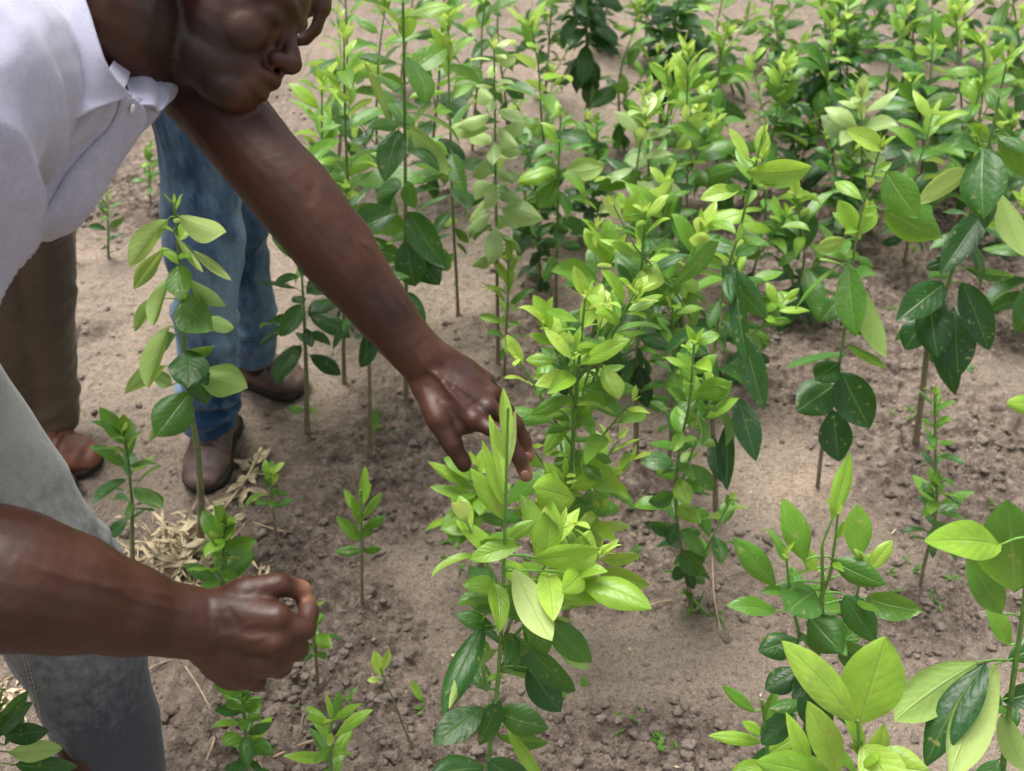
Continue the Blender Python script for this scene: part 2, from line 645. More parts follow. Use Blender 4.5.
def ground_z(x, y, fine=True):
    x, y = np.asarray(x, float), np.asarray(y, float)
    t = tilled(x, y)
    z = .016 * noise2(x * 1.3, y * 1.3, 7) + .010 * noise2(x * 4, y * 4, 8)
    z = z + t * (.011 * noise2(x * 11, y * 11, 9)) + .003 * noise2(x * 19, y * 19, 19)
    if fine:
        r = 1 - np.abs(noise2(x * 24, y * 24, 10))
        z = z + t * (.019 * (r - .5) + .011 * noise2(x * 40 + 9, y * 40, 11) + .0075 * np.abs(noise2(x * 85, y * 85, 12)) + .002 * noise2(x * 130, y * 130, 17))
        z = z + (.0016 + .002 * t) * noise2(x * 110, y * 110, 13) + .0022 * np.clip(noise2(x * 60, y * 60, 18) * 2 - .9, -.2, 1)
        crack = np.clip(noise2(x * 9 + 3 * noise2(x * 5, y * 5, 15), y * 9, 14) * 3 - 1.3, 0, 1)
        z = z - .012 * crack * t
        # heel prints and hollows in the smooth soil
        z = z - .007 * np.clip(noise2(x * 13, y * 13, 16) * 2 - .8, 0, 1) * (1 - t)
    return z


def axis(lo, hi, fine, dense_lo, dense_hi):
    mid = np.arange(dense_lo, dense_hi, fine)
    up, s, x = [], fine, dense_hi
    while x < hi:
        up.append(x)
        s *= 1.09
        x += s
    up.append(hi)
    dn, s, x = [], fine, dense_lo
    while x > lo:
        s *= 1.09
        x -= s
        dn.append(max(x, lo))
    return np.array(dn[::-1] + list(mid) + up)


def build_ground():
    xs = axis(-60, 60, .006, -1.35, 1.55)
    ys = axis(-60, 80, .006, .62, 2.7)
    X, Y = np.meshgrid(xs, ys)
    Z = ground_z(X, Y)
    a, b = X.shape
    i, j = np.meshgrid(np.arange(a - 1), np.arange(b - 1), indexing="ij")
    q = np.stack([i * b + j, i * b + j + 1, (i + 1) * b + j + 1, (i + 1) * b + j], -1).reshape(-1, 4)
    mb = MB()
    mb.add(np.stack([X, Y, Z], -1).reshape(-1, 3), q, tilled(X, Y).ravel())
    link("ground", mb.mesh("ground", M["soil"], attr="tilled"), kind="structure", label="dry tilled sandy soil of the nursery bed", category="ground")


def build_clods():
    import bmesh
    shapes = []
    for sub in (1, 2, 3):
        bm = bmesh.new()
        bmesh.ops.create_icosphere(bm, subdivisions=sub, radius=1)
        shapes.append((np.array([v.co[:] for v in bm.verts]), np.array([[v.index for v in f.verts] for f in bm.faces])))
        bm.free()
    mb = MB()
    rr = random.Random(4)
    M_ = 90000
    rs = np.random.RandomState(9)
    Y = .66 + 2.7 * rs.rand(M_) ** 1.45
    X = (rs.rand(M_) * 2 - 1) * (.62 * Y + .4)
    T = tilled(X, Y)
    ln = noise2(X * 9, Y * 9, 77)
    keep = rs.rand(M_) < np.clip(T + .25 * ln, 0, 1) ** 1.7 * .8 + .006
    X, Y, T = X[keep][:15000], Y[keep][:15000], T[keep][:15000]
    Z = ground_z(X, Y)
    for x, y, t, z in zip(X, Y, T, Z):
        s = .0014 + .0085 * rr.random() ** 5
        if rr.random() < .006 and t > .4:
            s *= 1.7
        k = 0 if s < .0028 else (1 if s < .007 else 2)
        bv, bf = shapes[k]
        ph = rr.random() * 100
        v = bv * (1 + .42 * noise3(bv * 1.5 + ph, 2)[:, None])
        if k:
            v = v * (1 + .2 * noise3(bv * 4 + ph, 3)[:, None])
        v = v * (rr.uniform(.75, 1.35) * s, rr.uniform(.75, 1.35) * s, rr.uniform(.6, 1.0) * s)
        a = rr.random() * 6.28
        v = v @ np.array([[math.cos(a), math.sin(a), 0], [-math.sin(a), math.cos(a), 0], [0, 0, 1]])
        mb.add(v + np.array([x, y, z + s * .05]), bf)
    link("soil_clods", mb.mesh("soil_clods", M["clod"]), kind="stuff", label="crumbs and small clods of grey brown soil scattered on the bed", category="soil clods")


# ------------------------------------------------------------------ leaves and plants
def leaf(mb, base, d, n, L, W, fold=.35, curl=.6, tint=.5, wav=.0, nu=9, nv=6, twist=0.0, shape=.9, tipc=0.0):
    d = nrm(d)
    n = np.asarray(n, float)
    n = nrm(n - d * n.dot(d))
    u = np.linspace(0, 1, nu + 1)
    th = curl * u ** 1.2 + tipc * np.clip(u - .7, 0, 1) * 3
    dirs = d[None] * np.cos(th)[:, None] - n[None] * np.sin(th)[:, None]
    c = np.asarray(base) + np.concatenate([[np.zeros(3)], np.cumsum((dirs[1:] + dirs[:-1]) / 2, 0)]) * (L / nu)
    nn = n[None] * np.cos(th)[:, None] + d[None] * np.sin(th)[:, None]
    s = np.cross(dirs, nn)
    if twist:
        a = twist * u
        s, nn = s * np.cos(a)[:, None] + nn * np.sin(a)[:, None], nn * np.cos(a)[:, None] - s * np.sin(a)[:, None]
    w = W / 2 * np.sin(PI * u ** shape) ** .72 * (1 - .18 * u ** 5)
    w[0] = .0009
    w[-1] = .0005
    v = np.linspace(-1, 1, nv + 1)
    av = np.sqrt(v * v + .03) - math.sqrt(.03)
    ph = R.random() * 6
    rim = R.choice((-.15, .1, .35, .55))
    wz = wav * W * np.sin(u[:, None] * 9 + ph + np.sign(v)[None] * 1.3) * (v ** 2)[None]
    fo = fold * (1 - .25 * u)
    V = c[:, None] + s[:, None] * (v[None] * w[:, None] * np.cos(fo)[:, None])[..., None] + \
        nn[:, None] * ((av[None] * w[:, None]) * np.sin(fo)[:, None] + wz - (w[:, None] * rim * (np.abs(v) ** 3)[None]))[..., None]
    b = nv + 1
    i, j = np.meshgrid(np.arange(nu), np.arange(nv), indexing="ij")
    q = np.stack([i * b + j, i * b + j + 1, (i + 1) * b + j + 1, (i + 1) * b + j], -1).reshape(-1, 4)
    UV = np.stack(np.broadcast_arrays(u[:, None], (v[None] + 1) / 2), -1).reshape(-1, 2)
    mb.add(V.reshape(-1, 3), q, tint, UV)


def stem_mesh(mb, pts, r0, r1, t0=0.0, t1=1.0, seg=7, per=4):
    n = len(pts)
    rr = [r0 + (r1 - r0) * k / (n - 1) for k in range(n)]
    tube(mb, pts, rr, seg, per, None, True, (t0, t1))


class Plant:
    def __init__(s, label, base, kind="citrus_seedling", cat="seedling", group="citrus seedlings rooted in the nursery bed"):
        g = G(*base)
        g[2] = float(ground_z(g[0], g[1], False))
        s.base = g
        s.o = empty(kind, g, label, cat, group)
        s.st, s.fo = MB(), MB()
        s.far = g[1] > 2.1

    def stem(s, top, lean=0.0, r0=.0055, r1=.0018, bend=.03, t0=0.0, t1=1.0, brown=.45, mid=None):
        tp = PY(top[0], top[1], s.base[1] + lean)
        pts = []
        bx, by = R.uniform(-1, 1) * bend, R.uniform(-1, 1) * bend * .6
        for k in range(7):
            t = k / 6
            p = s.base * (1 - t) + tp * t
            p = p + np.array([bx, by, 0]) * math.sin(PI * t) + np.array([R.uniform(-1, 1), R.uniform(-1, 1), 0]) * bend * .12 * (0 < k < 6)
            pts.append(p)
        if mid is not None:
            for t, px in mid:                      # bring the stem through given picture columns
                k = round(t * 6)
                q = pts[k]
                dd = q[1] * CS + (CH - q[2]) * SN
                pts[k] = np.array([(px - 512) / F * dd, q[1], q[2]])
        pts[0] = s.base - np.array([0, 0, .01])
        s.pts = pts
        s.line, _ = catmull(pts, [0] * 7, 6)
        s.r0, s.r1 = r0, r1
        kb = max(2, int(round(brown * 6)))
        rr = lambda k: r0 + (r1 - r0) * (k / 6) ** .8
        if brown <= 0:
            tube(s.st, pts, [rr(k) for k in range(7)], 8, 4, None, True, (.8, 1))
        else:
            tube(s.st, pts[:kb + 1], [rr(k) for k in range(kb + 1)], 8, 4, None, True, (0, .35))
            tube(s.st, pts[kb:] if kb < 6 else pts[5:], [rr(k) for k in range(min(kb, 5), 7)], 8, 4, None, True, (.35, 1))
        return s

    def at(s, t, line=None):
        l = s.line if line is None else line
        x = min(max(t, 0), 1) * (len(l) - 1)
        i = min(int(x), len(l) - 2)
        return l[i] + (l[i + 1] - l[i]) * (x - i), nrm(l[i + 1] - l[i])

    def leaves(s, n, t0=.3, t1=1.0, L=.08, ratio=.46, el=(-10, 60), tint=(.2, .8), curl=(.9, .4), fold=(.25, .5), small_top=.55, small_base=.8,
               wav=.03, line=None, jit=25, crown=4):
        a = R.random() * 6.28
        nu, nv = (6, 4) if s.far else (10, 6)
        for k in range(n):
            f = k / max(1, n - 1)
            t = t0 + (t1 - t0) * f ** .9
            p, tg = s.at(t, line)
            a += 2.4 + R.uniform(-.35, .35)
            e = math.radians(el[0] + (el[1] - el[0]) * f + R.gauss(0, jit * .6))
            h = np.array([math.cos(a), math.sin(a), 0])
            up = nrm(tg + np.array([0, 0, .5]))
            d = nrm(h * math.cos(e) + up * math.sin(e))
            side = np.cross(d, up)
            if np.linalg.norm(side) < .15:
                side = np.array([math.sin(a), -math.cos(a), 0])
            nn = nrm(np.cross(side, d))
            rl = R.gauss(0, .4)
            nn = nrm(nn * math.cos(rl) + nrm(side) * math.sin(rl))
            sz = (small_base + (1 - small_base) * min(1, f * 3)) * (1 - (1 - small_top) * max(0, f - .45) / .55)
            l = L * sz * R.choice((R.uniform(.55, .8), R.uniform(.8, 1.25), R.uniform(.9, 1.3)))
            pet = l * .13
            p2 = p + d * pet
            tube(s.st, [p, p2], [.0011, .0008], 5, 1, None, True, (1, 1))
            c = curl[0] + (curl[1] - curl[0]) * f + R.gauss(0, .22)
            leaf(s.fo, p2, d, nn, l, l * ratio * R.uniform(.82, 1.15), R.uniform(*fold), c,
                 min(1, max(0, tint[0] + (tint[1] - tint[0]) * f ** 1.4 + R.gauss(0, .13))), wav, nu, nv, R.gauss(0, .3), R.uniform(.82, 1.15), R.uniform(-.1, .6))
        if crown:
            p, tg = s.at(t1, line)
            for k in range(crown):
                a += 2.1
                h = np.array([math.cos(a), math.sin(a), 0])
                e = math.radians(R.uniform(55, 80))
                d = nrm(h * math.cos(e) + tg * math.sin(e))
                l = L * small_top * R.uniform(.45, .8)
                leaf(s.fo, p, d, -h + tg * .3, l, l * ratio * .8, .7, R.uniform(-.1, .4), min(1, tint[1] + .12), 0, nu, nv)
        return s

    def shoot(s, t, az, length, n, el=55, **kw):
        p, tg = s.at(t)
        e = math.radians(el)
        h = np.array([math.cos(math.radians(az)), math.sin(math.radians(az)), 0])
        d = nrm(h * math.cos(e) + np.array([0, 0, 1]) * math.sin(e))
        pts = [p, p + d * length * .35 + [0, 0, .006], p + d * length * .7 + [0, 0, .02], p + d * length + np.array([0, 0, length * .18])]
        tube(s.st, pts, [.0024, .002, .0016, .0012], 6, 4, None, True, (.6, 1))
        ln, _ = catmull(pts, [0] * 4, 5)
        k = dict(t0=.15, t1=1.0, L=.05, el=(10, 60), tint=(.6, .95), curl=(.5, .3), jit=20, crown=3, small_base=.9)
        k.update(kw)
        s.leaves(n, line=ln, **k)
        return s

    def limb(s, pix, dy=0.0, n=6, r=.0025, **kw):
        "a side branch drawn through picture points at this plant's distance"
        pts = [PY(px, py, s.base[1] + dy * k / max(1, len(pix) - 1)) for k, (px, py) in enumerate(pix)]
        tube(s.st, pts, [r - (r - .0012) * k / (len(pts) - 1) for k in range(len(pts))], 6, 5, None, True, (.6, 1))
        ln, _ = catmull(pts, [0] * len(pts), 6)
        if n:
            k = dict(t0=.1, t1=1.0, L=.06, el=(10, 55), tint=(.5, .9), curl=(.5, .3), jit=20, crown=3)
            k.update(kw)
            s.leaves(n, line=ln, **k)
        return s

    def big(s, items, mat_tint=None):
        "leaves read one by one: base px,py, tip px,py, width px, tint, roll deg, fold, curl, tip depth offset, dy"
        for it in items:
            bx, by, tx, ty, w, ti, roll, fo, cu, dd = it[:10]
            dy = it[10] if len(it) > 10 else 0.0
            y = s.base[1] + dy
            b = PY(bx, by, y)
            dep = b[1] * CS + (CH - b[2]) * SN
            e = P(tx, ty, dep + dd)
            d = e - b
            L = np.linalg.norm(d)
            view = nrm(np.array([0, 0, CH]) - b)
            d = nrm(d)
            nn = nrm(view - d * view.dot(d))
            sd = np.cross(d, nn)
            rl = math.radians(roll)
            nn = nn * math.cos(rl) + sd * math.sin(rl)
            # start tipped up by half the bend so that the tip still lands where it should
            d2 = nrm(d * math.cos(cu / 2) + nn * math.sin(cu / 2))
            n2 = nrm(nn * math.cos(cu / 2) - d * math.sin(cu / 2))
            q, _ = s.near(b)
            tube(s.st, [q, (q + b) / 2 + [0, 0, .004], b], [.0014, .0012, .001], 5, 3, None, True, (1, 1))
            leaf(s.fo, b, d2, n2, L * (1 + cu * cu / 24), w / F * dep, fo, cu, ti, .035, 14, 8, R.gauss(0, .15), R.uniform(.85, 1.15))
        return s

    def near(s, p):
        dd = np.linalg.norm(s.line - p, axis=1)
        i = int(dd.argmin())
        return s.line[i], dd[i]

    def done(s, mat="leaf"):
        link("stem", s.st.mesh("stem", M["bark"]), s.o)
        if s.fo.n:
            link("foliage", s.fo.mesh("foliage", M[mat]), s.o)
        return s.o


# ------------------------------------------------------------------ the seedlings
def young(n=16, L=.055, **k):
    d = dict(L=L, el=(20, 65), tint=(.45, .85), curl=(.5, .25), fold=(.3, .55), jit=18)
    d.update(k)
    return n, d


def near_plants():
    S = Plant
    # left side
    p = S("tall seedling on a bare brown stem before the blue jeans, its pale leaves folded", (200, 548))
    p.stem((174, 205), r0=.0088, r1=.002, bend=.004, brown=.36, mid=((1, 201), (2, 197), (3, 189), (4, 184), (5, 181)) and ((.17, 201), (.33, 198), (.5, 190), (.67, 184), (.83, 181)))
    p.big([(178, 216, 226, 232, 38, .9, 160, .8, .5, .0), (174, 232, 203, 272, 16, 1, 170, 1.2, .1, -.01), (193, 250, 231, 280, 19, 1, 170, 1.1, .1, -.01),
           (168, 220, 130, 268, 32, .78, 150, .7, .5, -.03), (163, 250, 134, 290, 25, .7, 140, .7, .4, 0), (170, 278, 153, 326, 25, .75, 150, .9, .2, -.03),
           (157, 300, 135, 332, 21, .65, 150, .8, .2, .03), (178, 266, 186, 300, 30, .6, 20, .3, .3, -.02), (188, 278, 226, 306, 21, .6, 150, .6, .1, 0),
           (181, 302, 214, 331, 40, .45, 10, .2, .4, -.04), (206, 318, 234, 328, 25, .6, 120, .3, .2, .02), (169, 326, 148, 388, 30, .72, 150, .7, .2, -.03),
           (165, 366, 125, 394, 25, .65, 150, .7, .3, 0), (186, 350, 215, 345, 20, .5, 60, .4, .3, .0), (190, 350, 188, 388, 40, .3, 5, .15, .3, -.04),
           (196, 372, 247, 388, 40, .66, 165, .5, .4, -.02), (192, 362, 206, 404, 32, .2, -20, .4, .2, .01), (190, 392, 156, 437, 42, .38, 10, .3, .4, -.03),
           (185, 405, 150, 442, 22, .6, 150, .6, .2, .02), (172, 385, 152, 372, 20, .5, 150, .5, .2, 0), (176, 335, 160, 350, 22, .4, 40, .4, .2, .03)])
    p.leaves(7, .86, 1.0, L=.045, el=(20, 70), tint=(.75, .95), crown=5, small_base=1)
    tube(p.st, [G(202, 497) + [0, 0, .004], G(194, 513) + [0, 0, .01]], [.003, .0045], 6, 2, tint=(0, 0))
    tube(p.st, [G(204, 497) + [0, 0, .004], G(214, 514) + [0, 0, .01]], [.003, .004], 6, 2, tint=(0, 0))
    p.done()
    p = S("knee high seedling with broad dark green leaves beside the chestnut shoe", (133, 572))
    p.stem((124, 436), r0=.006, bend=.012, brown=.3).leaves(20, .38, 1, L=.082, ratio=.42, el=(0, 68), tint=(.12, .5), curl=(.7, .25), jit=16, small_top=.8).done()
    p = S("low bright green seedling growing in front of the dry husk heap", (222, 606), "young_seedling")
    p.stem((224, 528), r0=.004, bend=.006, brown=.2).leaves(30, .1, 1, L=.062, ratio=.5, el=(20, 65), tint=(.4, .72), curl=(.4, .2), jit=18, small_top=.8)
    p.done()
    p = S("tiny bright green sprout right of the yellow dry husks", (276, 538), "young_seedling")
    p.stem((270, 474), r0=.003, bend=.004, brown=.5).leaves(13, .5, 1, L=.05, ratio=.45, el=(20, 60), tint=(.5, .8), jit=20).done()
    p = S("small seedling with a thin stem just right of the closed fist", (317, 692), "young_seedling")
    p.stem((311, 606), r0=.004, bend=.004, brown=.5).leaves(15, .45, 1, L=.046, ratio=.55, el=(20, 60), tint=(.45, .7), jit=20).done()
    p = S("slim small seedling alone on bare soil, with narrow upright leaves", (362, 610), "young_seedling")
    p.stem((361, 490), r0=.0038, bend=.003, brown=.5)
    p.big([(361, 505, 365, 466, 12, .78, 20, .5, .2, 0), (362, 520, 382, 492, 11, .7, 30, .5, .2, 0), (360, 515, 344, 488, 10, .75, -20, .4, .2, 0),
           (362, 530, 386, 516, 12, .55, 20, .4, .4, -.01), (360, 540, 336, 516, 14, .62, 10, .4, .3, -.02), (361, 550, 335, 552, 12, .5, 10, .4, .5, 0),
           (362, 552, 382, 548, 10, .5, 30, .4, .5, -.01), (361, 525, 352, 497, 12, .7, 10, .4, .2, -.03), (361, 508, 371, 484, 9, .85, 40, .5, .1, .02),
           (361, 537, 374, 526, 10, .5, 30, .4, .3, -.03)])
    p.done()
    p = S("short bushy seedling below the fist at the bottom edge", (252, 800), "young_seedling")
    p.stem((243, 690), r0=.0045, bend=.004, brown=.2).leaves(38, .15, 1, L=.05, ratio=.42, el=(5, 60), tint=(.32, .68), jit=20, small_top=.85).done()
    p = S("bright upright seedling at the bottom edge left of the yellow leaved twig", (336, 812), "young_seedling")
    p.stem((332, 720), r0=.004, bend=.005, brown=.2).leaves(18, .2, 1, L=.058, ratio=.33, el=(10, 65), tint=(.5, .8), jit=18, small_top=.9).done()
    p = S("almost bare leaning twig with one yellow leaf at its tip", (414, 752), "young_seedling")
    p.stem((380, 668), r0=.0028, r1=.0012, bend=.008, brown=1)
    p.big([(381, 676, 374, 650, 15, 1, 20, .5, .2, 0), (381, 672, 389, 648, 10, .95, 20, .5, .2, 0), (380, 680, 367, 680, 8, 1, 20, .5, .3, 0)]).done()
    p = S("single upright leaf sprouting from the soil right of the yellow leaved twig", (424, 706), "young_seedling")
    p.stem((421, 698), r0=.0015, r1=.001, bend=0, brown=0)
    p.big([(422, 702, 411, 680, 9, .78, 10, .5, .1, 0)]).done()
    p = S("dark broad leaved seedling in the bottom left corner beside the grey trouser leg", (-20, 850))
    p.stem((2, 690), r0=.006, bend=.01, brown=.2)
    p.big([(8, 752, 62, 748, 26, .72, 160, .5, .4, 0), (5, 735, 50, 730, 24, .12, 10, .4, .6, 0), (15, 765, 78, 766, 24, .3, 20, .3, .4, 0),
           (0, 720, 28, 690, 16, .3, 20, .5, .3, 0), (-3, 740, -40, 720, 24, .3, 10, .4, .4, 0), (5, 745, 25, 712, 14, .15, 20, .4, .2, .02)])
    p.leaves(8, .3, .9, L=.075, el=(0, 50), tint=(.1, .4), crown=2).done()
    p = S("dark leaved seedling with a green sprout low on its bare stem, right of the jeans", (307, 432))
    p.stem((301, 262), r0=.0075, bend=.004, brown=.5).leaves(19, .5, 1, L=.095, ratio=.5, el=(-15, 40), tint=(.1, .42), curl=(.9, .5), jit=20, small_top=.7)
    p.leaves(3, .14, .2, L=.04, el=(30, 60), tint=(.6, .8), crown=0, small_base=1).done()
    p = S("thin bare stemmed seedling hidden behind the reaching forearm", (344, 384))
    p.stem((346, 190), r0=.006, bend=.006, brown=.4).leaves(20, .45, 1, L=.085, el=(-15, 50), tint=(.15, .6)).done()
    p = S("upright seedling with one narrow leaf low on its brown stem, left of the wrist", (369, 452))
    p.stem((366, 262), r0=.0065, bend=.004, brown=.6).leaves(18, .62, 1, L=.085, ratio=.55, el=(-25, 35), tint=(.1, .4), jit=20)
    p.big([(368, 440, 377, 408, 12, .5, 20, .4, .1, 0)]).done()
    p = S("tall straight seedling with large rounded leaves on a long green stem above the wrist", (406, 402))
    p.stem((402, -45), r0=.0065, bend=.004, brown=.35, mid=((.67, 405), (.83, 404)))
    p.leaves(30, .33, 1, L=.11, ratio=.56, el=(-30, 45), tint=(.2, .8), jit=28)
    p.big([(408, 212, 446, 268, 32, .3, 10, .1, .3, -.03), (398, 130, 384, 182, 30, .3, 10, .2, .3, -.03), (398, 150, 362, 60, 24, .7, 120, .5, .3, 0),
           (410, 125, 448, 175, 30, .75, 150, .5, .4, -.02), (412, 250, 440, 285, 32, .05, 10, .2, .3, 0)]).done()
    p = S("seedling with bright upright leaves just behind the nose, nearest the man's face", (352, 332))
    p.stem((344, 40), r0=.006, bend=.012, brown=.4).leaves(34, .25, 1, L=.125, ratio=.42, el=(-10, 60), tint=(.4, .9), jit=32).done()
    p = S("yellow green seedling between the nose and the tall straight seedling", (335, 300))
    p.stem((322, 90), r0=.006, bend=.012, brown=.35).leaves(30, .25, 1, L=.125, ratio=.4, el=(-10, 60), tint=(.35, .85), jit=32).done()
    p = S("slender leafy seedling with a dark thin stem right of the tall straight seedling", (458, 312))
    p.stem((448, 20), r0=.005, bend=.008, brown=.5).leaves(30, .25, 1, L=.095, ratio=.42, el=(-15, 60), tint=(.3, .85), jit=32).done()
    p = S("seedling with many pale rounded folded leaves clustered up its stem", (498, 362))
    p.stem((494, 50), r0=.0055, bend=.004, brown=.55)
    p.leaves(40, .4, 1, L=.088, ratio=.64, el=(-10, 30), tint=(.6, .95), fold=(-.9, -.5), curl=(1.2, 1.0), jit=16, crown=3)
    p.done("pale")
    p = S("light green sprout with a starry rosette between the pale folded leaves and the bushy centre", (504, 372), "young_seedling")
    p.stem((508, 262), r0=.004, bend=.006, brown=.3).leaves(22, .25, 1, L=.058, ratio=.34, el=(10, 62), tint=(.6, .95), jit=16, small_top=.8).done()
    # centre
    p = S("bright bushy yellow green seedling with many shoots, at the fingertips of the reaching hand", (566, 618))
    p.stem((585, 300), r0=.0075, bend=.01, brown=.25)
    p.leaves(28, .2, 1, L=.09, ratio=.42, el=(-5, 50), tint=(.4, .9), jit=30)
    for t, az, ln in ((.25, 180, .12), (.3, 300, .14), (.38, 20, .14), (.45, 220, .15), (.5, 120, .14), (.55, 330, .16), (.62, 180, .15), (.68, 60, .14), (.75, 260, .13), (.8, 0, .13), (.4, 260, .16), (.34, 350, .16)):
        p.shoot(t, az, ln * 1.15, 8, el=60, L=.072, ratio=.38, tint=(.6, 1.0), jit=26)
    p.limb([(580, 420), (560, 360), (545, 325)], 0, 14, L=.07, tint=(.6, .95))
    p.limb([(585, 400), (615, 330), (636, 290)], 0, 14, L=.07, tint=(.6, .95))
    p.big([(575, 500, 532, 488, 44, .85, 20, .15, .4, -.06, -.12), (582, 455, 620, 490, 30, .8, 30, .3, .4, 0, -.05), (590, 575, 560, 610, 30, .7, 10, .3, .4, 0, -.08),
           (598, 570, 650, 585, 24, .85, 20, .4, .3, -.02, -.05), (585, 560, 592, 510, 34, .88, 10, .2, .2, 0, -.06), (600, 560, 640, 556, 16, .9, 30, .4, .3, 0)])
    p.done()
    p = S("leafy yellow green seedling under the palm of the reaching hand, on a short brown stem", (484, 577))
    p.stem((476, 468), r0=.006, bend=.008, brown=.4).leaves(22, .4, 1, L=.08, ratio=.45, el=(-5, 50), tint=(.55, .85), jit=20)
    p.big([(482, 515, 440, 530, 36, .75, 20, .3, .4, -.03), (478, 500, 430, 487, 16, .85, 20, .4, .3, 0), (476, 490, 428, 462, 14, .85, 20, .4, .3, 0)]).done()
    p = S("nearest central seedling, tip touched by the hand, lower leaves large and dark", (491, 858))
    p.stem((508, 408), r0=.0048, r1=.0013, bend=.002, brown=0, mid=((.17, 486), (.33, 489), (.5, 497), (.67, 502), (.83, 505)))
    p.big([(506, 446, 503, 388, 15, .95, 20, .5, .15, 0), (505, 496, 489, 415, 15, .9, 30, .5, .2, .01), (507, 470, 515, 410, 12, .9, 150, .6, .2, -.01),
           (506, 460, 494, 425, 12, .95, 10, .5, .1, -.01), (504, 506, 482, 440, 16, .88, 10, .5, .2, -.01), (506, 520, 470, 468, 22, .8, 10, .3, .5, -.02), (506, 540, 535, 520, 16, .8, 20, .3, .3, 0),
           (514, 568, 551, 640, 34, .97, 175, .15, .7, -.05), (484, 626, 443, 716, 30, .28, 20, .3, .6, -.05), (486, 630, 450, 708, 16, .85, 160, .3, .3, -.07),
           (494, 628, 456, 614, 22, .4, 20, .5, .5, 0), (499, 640, 532, 648, 28, .5, 30, .5, .5, -.02), (484, 708, 433, 745, 34, .26, 20, .2, .4, -.03),
           (498, 672, 546, 645, 28, .3, 30, .3, .5, 0), (500, 668, 556, 660, 34, .5, 150, .2, .3, .02), (528, 668, 560, 712, 34, .1, 0, .25, .3, 0),
           (497, 712, 549, 728, 32, .38, 20, .1, .4, -.02), (497, 735, 550, 742, 24, .35, 60, .3, .3, 0), (508, 728, 547, 782, 17, .78, 30, .4, .4, -.05),
           (545, 618, 592, 662, 32, .4, 20, .3, .5, 0), (552, 640, 590, 668, 24, .55, 150, .3, .3, .03), (484, 768, 430, 775, 38, .2, 20, .3, .5, -.03),
           (488, 760, 535, 790, 34, .2, 20, .3, .4, 0), (488, 690, 470, 655, 26, .35, 20, .3, .3, .03), (500, 700, 480, 745, 24, .3, 10, .3, .3, .03),
           (503, 610, 560, 600, 30, .6, 20, .3, .6, 0, .0), (520, 598, 580, 570, 30, .8, 20, .3, .5, 0), (530, 560, 600, 548, 28, .85, 30, .3, .5, 0),
           (540, 580, 612, 588, 30, .82, 20, .3, .5, .02), (535, 590, 500, 560, 24, .85, 20, .4, .4, 0), (560, 600, 628, 582, 24, .9, 20, .4, .4, 0), (545, 560, 552, 500, 30, .85, 10, .3, .3, .0),
           (520, 545, 470, 560, 24, .8, 20, .4, .5, 0), (575, 575, 590, 530, 30, .9, 10, .2, .3, 0), (510, 600, 470, 605, 26, .5, 20, .3, .5, .02), (520, 640, 575, 690, 30, .3, 20, .3, .5, .03),
           (530, 610, 545, 655, 30, .35, 20, .3, .5, .04), (500, 560, 455, 520, 22, .85, 20, .4, .4, 0), (505, 600, 525, 560, 20, .8, 30, .4, .3, .01), (503, 590, 462, 585, 22, .75, 20, .4, .5, 0), (496, 650, 462, 665, 20, .6, 150, .3, .4, 0)])
    p.limb([(486, 690), (480, 650), (478, 628)], 0, 4, L=.035, tint=(.5, .8), crown=2)
    p.limb([(500, 655), (525, 625), (548, 618)], 0, 5, L=.05, tint=(.3, .6), crown=2)
    p.limb([(500, 650), (520, 600), (545, 565), (560, 530)], .03, 9, L=.075, tint=(.6, .95), jit=30)
    p.limb([(503, 620), (535, 590), (575, 575), (600, 556)], .02, 9, L=.075, tint=(.6, .95), jit=30)
    p.limb([(503, 600), (485, 560), (468, 525)], .02, 7, L=.06, tint=(.6, .95), jit=30)
    p.done()
    p = S("seedling with arching light leaves above the bushy centre, its stem reddish brown", (556, 306))
    p.stem((561, 108), r0=.005, bend=.004, brown=.3)
    p.leaves(24, .3, .95, L=.085, ratio=.42, el=(0, 45), tint=(.3, .8), curl=(1.0, .8))
    p.big([(556, 170, 518, 184, 24, .78, 40, .3, .9, 0), (565, 172, 604, 165, 28, .8, 150, .4, .7, 0), (556, 180, 538, 208, 26, .6, 20, .3, .3, 0)]).done()
    p = S("seedling on a dark red trunk with blackish hanging leaves right of the bushy centre", (636, 462))
    p.stem((645, 215), r0=.0075, bend=.006, brown=.5)
    p.leaves(12, .42, .55, L=.09, ratio=.42, el=(-75, -40), tint=(0, .1), curl=(.2, .2), crown=0, jit=10)
    p.leaves(26, .5, 1, L=.08, ratio=.48, el=(-10, 55), tint=(.3, .85))
    p.limb([(692, 318), (668, 282), (636, 248), (614, 206)], 0, 5, L=.06, tint=(.6, .9))
    p.big([(672, 287, 720, 234, 24, .45, 30, .6, .5, 0, -.05), (655, 262, 640, 292, 32, .95, 20, .1, .2, -.04), (640, 252, 600, 240, 14, .9, 40, .4, .3, 0),
           (625, 222, 640, 192, 26, .8, 30, .4, .5, 0), (620, 218, 602, 196, 16, .95, 150, .3, .2, 0), (668, 285, 640, 310, 28, .6, 20, .4, .4, 0)])
    p.done()
    p = S("tall seedling with long dark drooping leaves and one broad bright leaf near its top", (716, 522))
    p.stem((762, 138), r0=.0065, bend=.004, brown=.3, mid=((.17, 715), (.33, 712), (.5, 714), (.67, 722), (.83, 742)))
    p.leaves(20, .3, .8, L=.095, ratio=.42, el=(-45, 20), tint=(.12, .5), curl=(.8, .5), crown=0)
    p.leaves(9, .8, 1, L=.06, el=(10, 60), tint=(.7, .9))
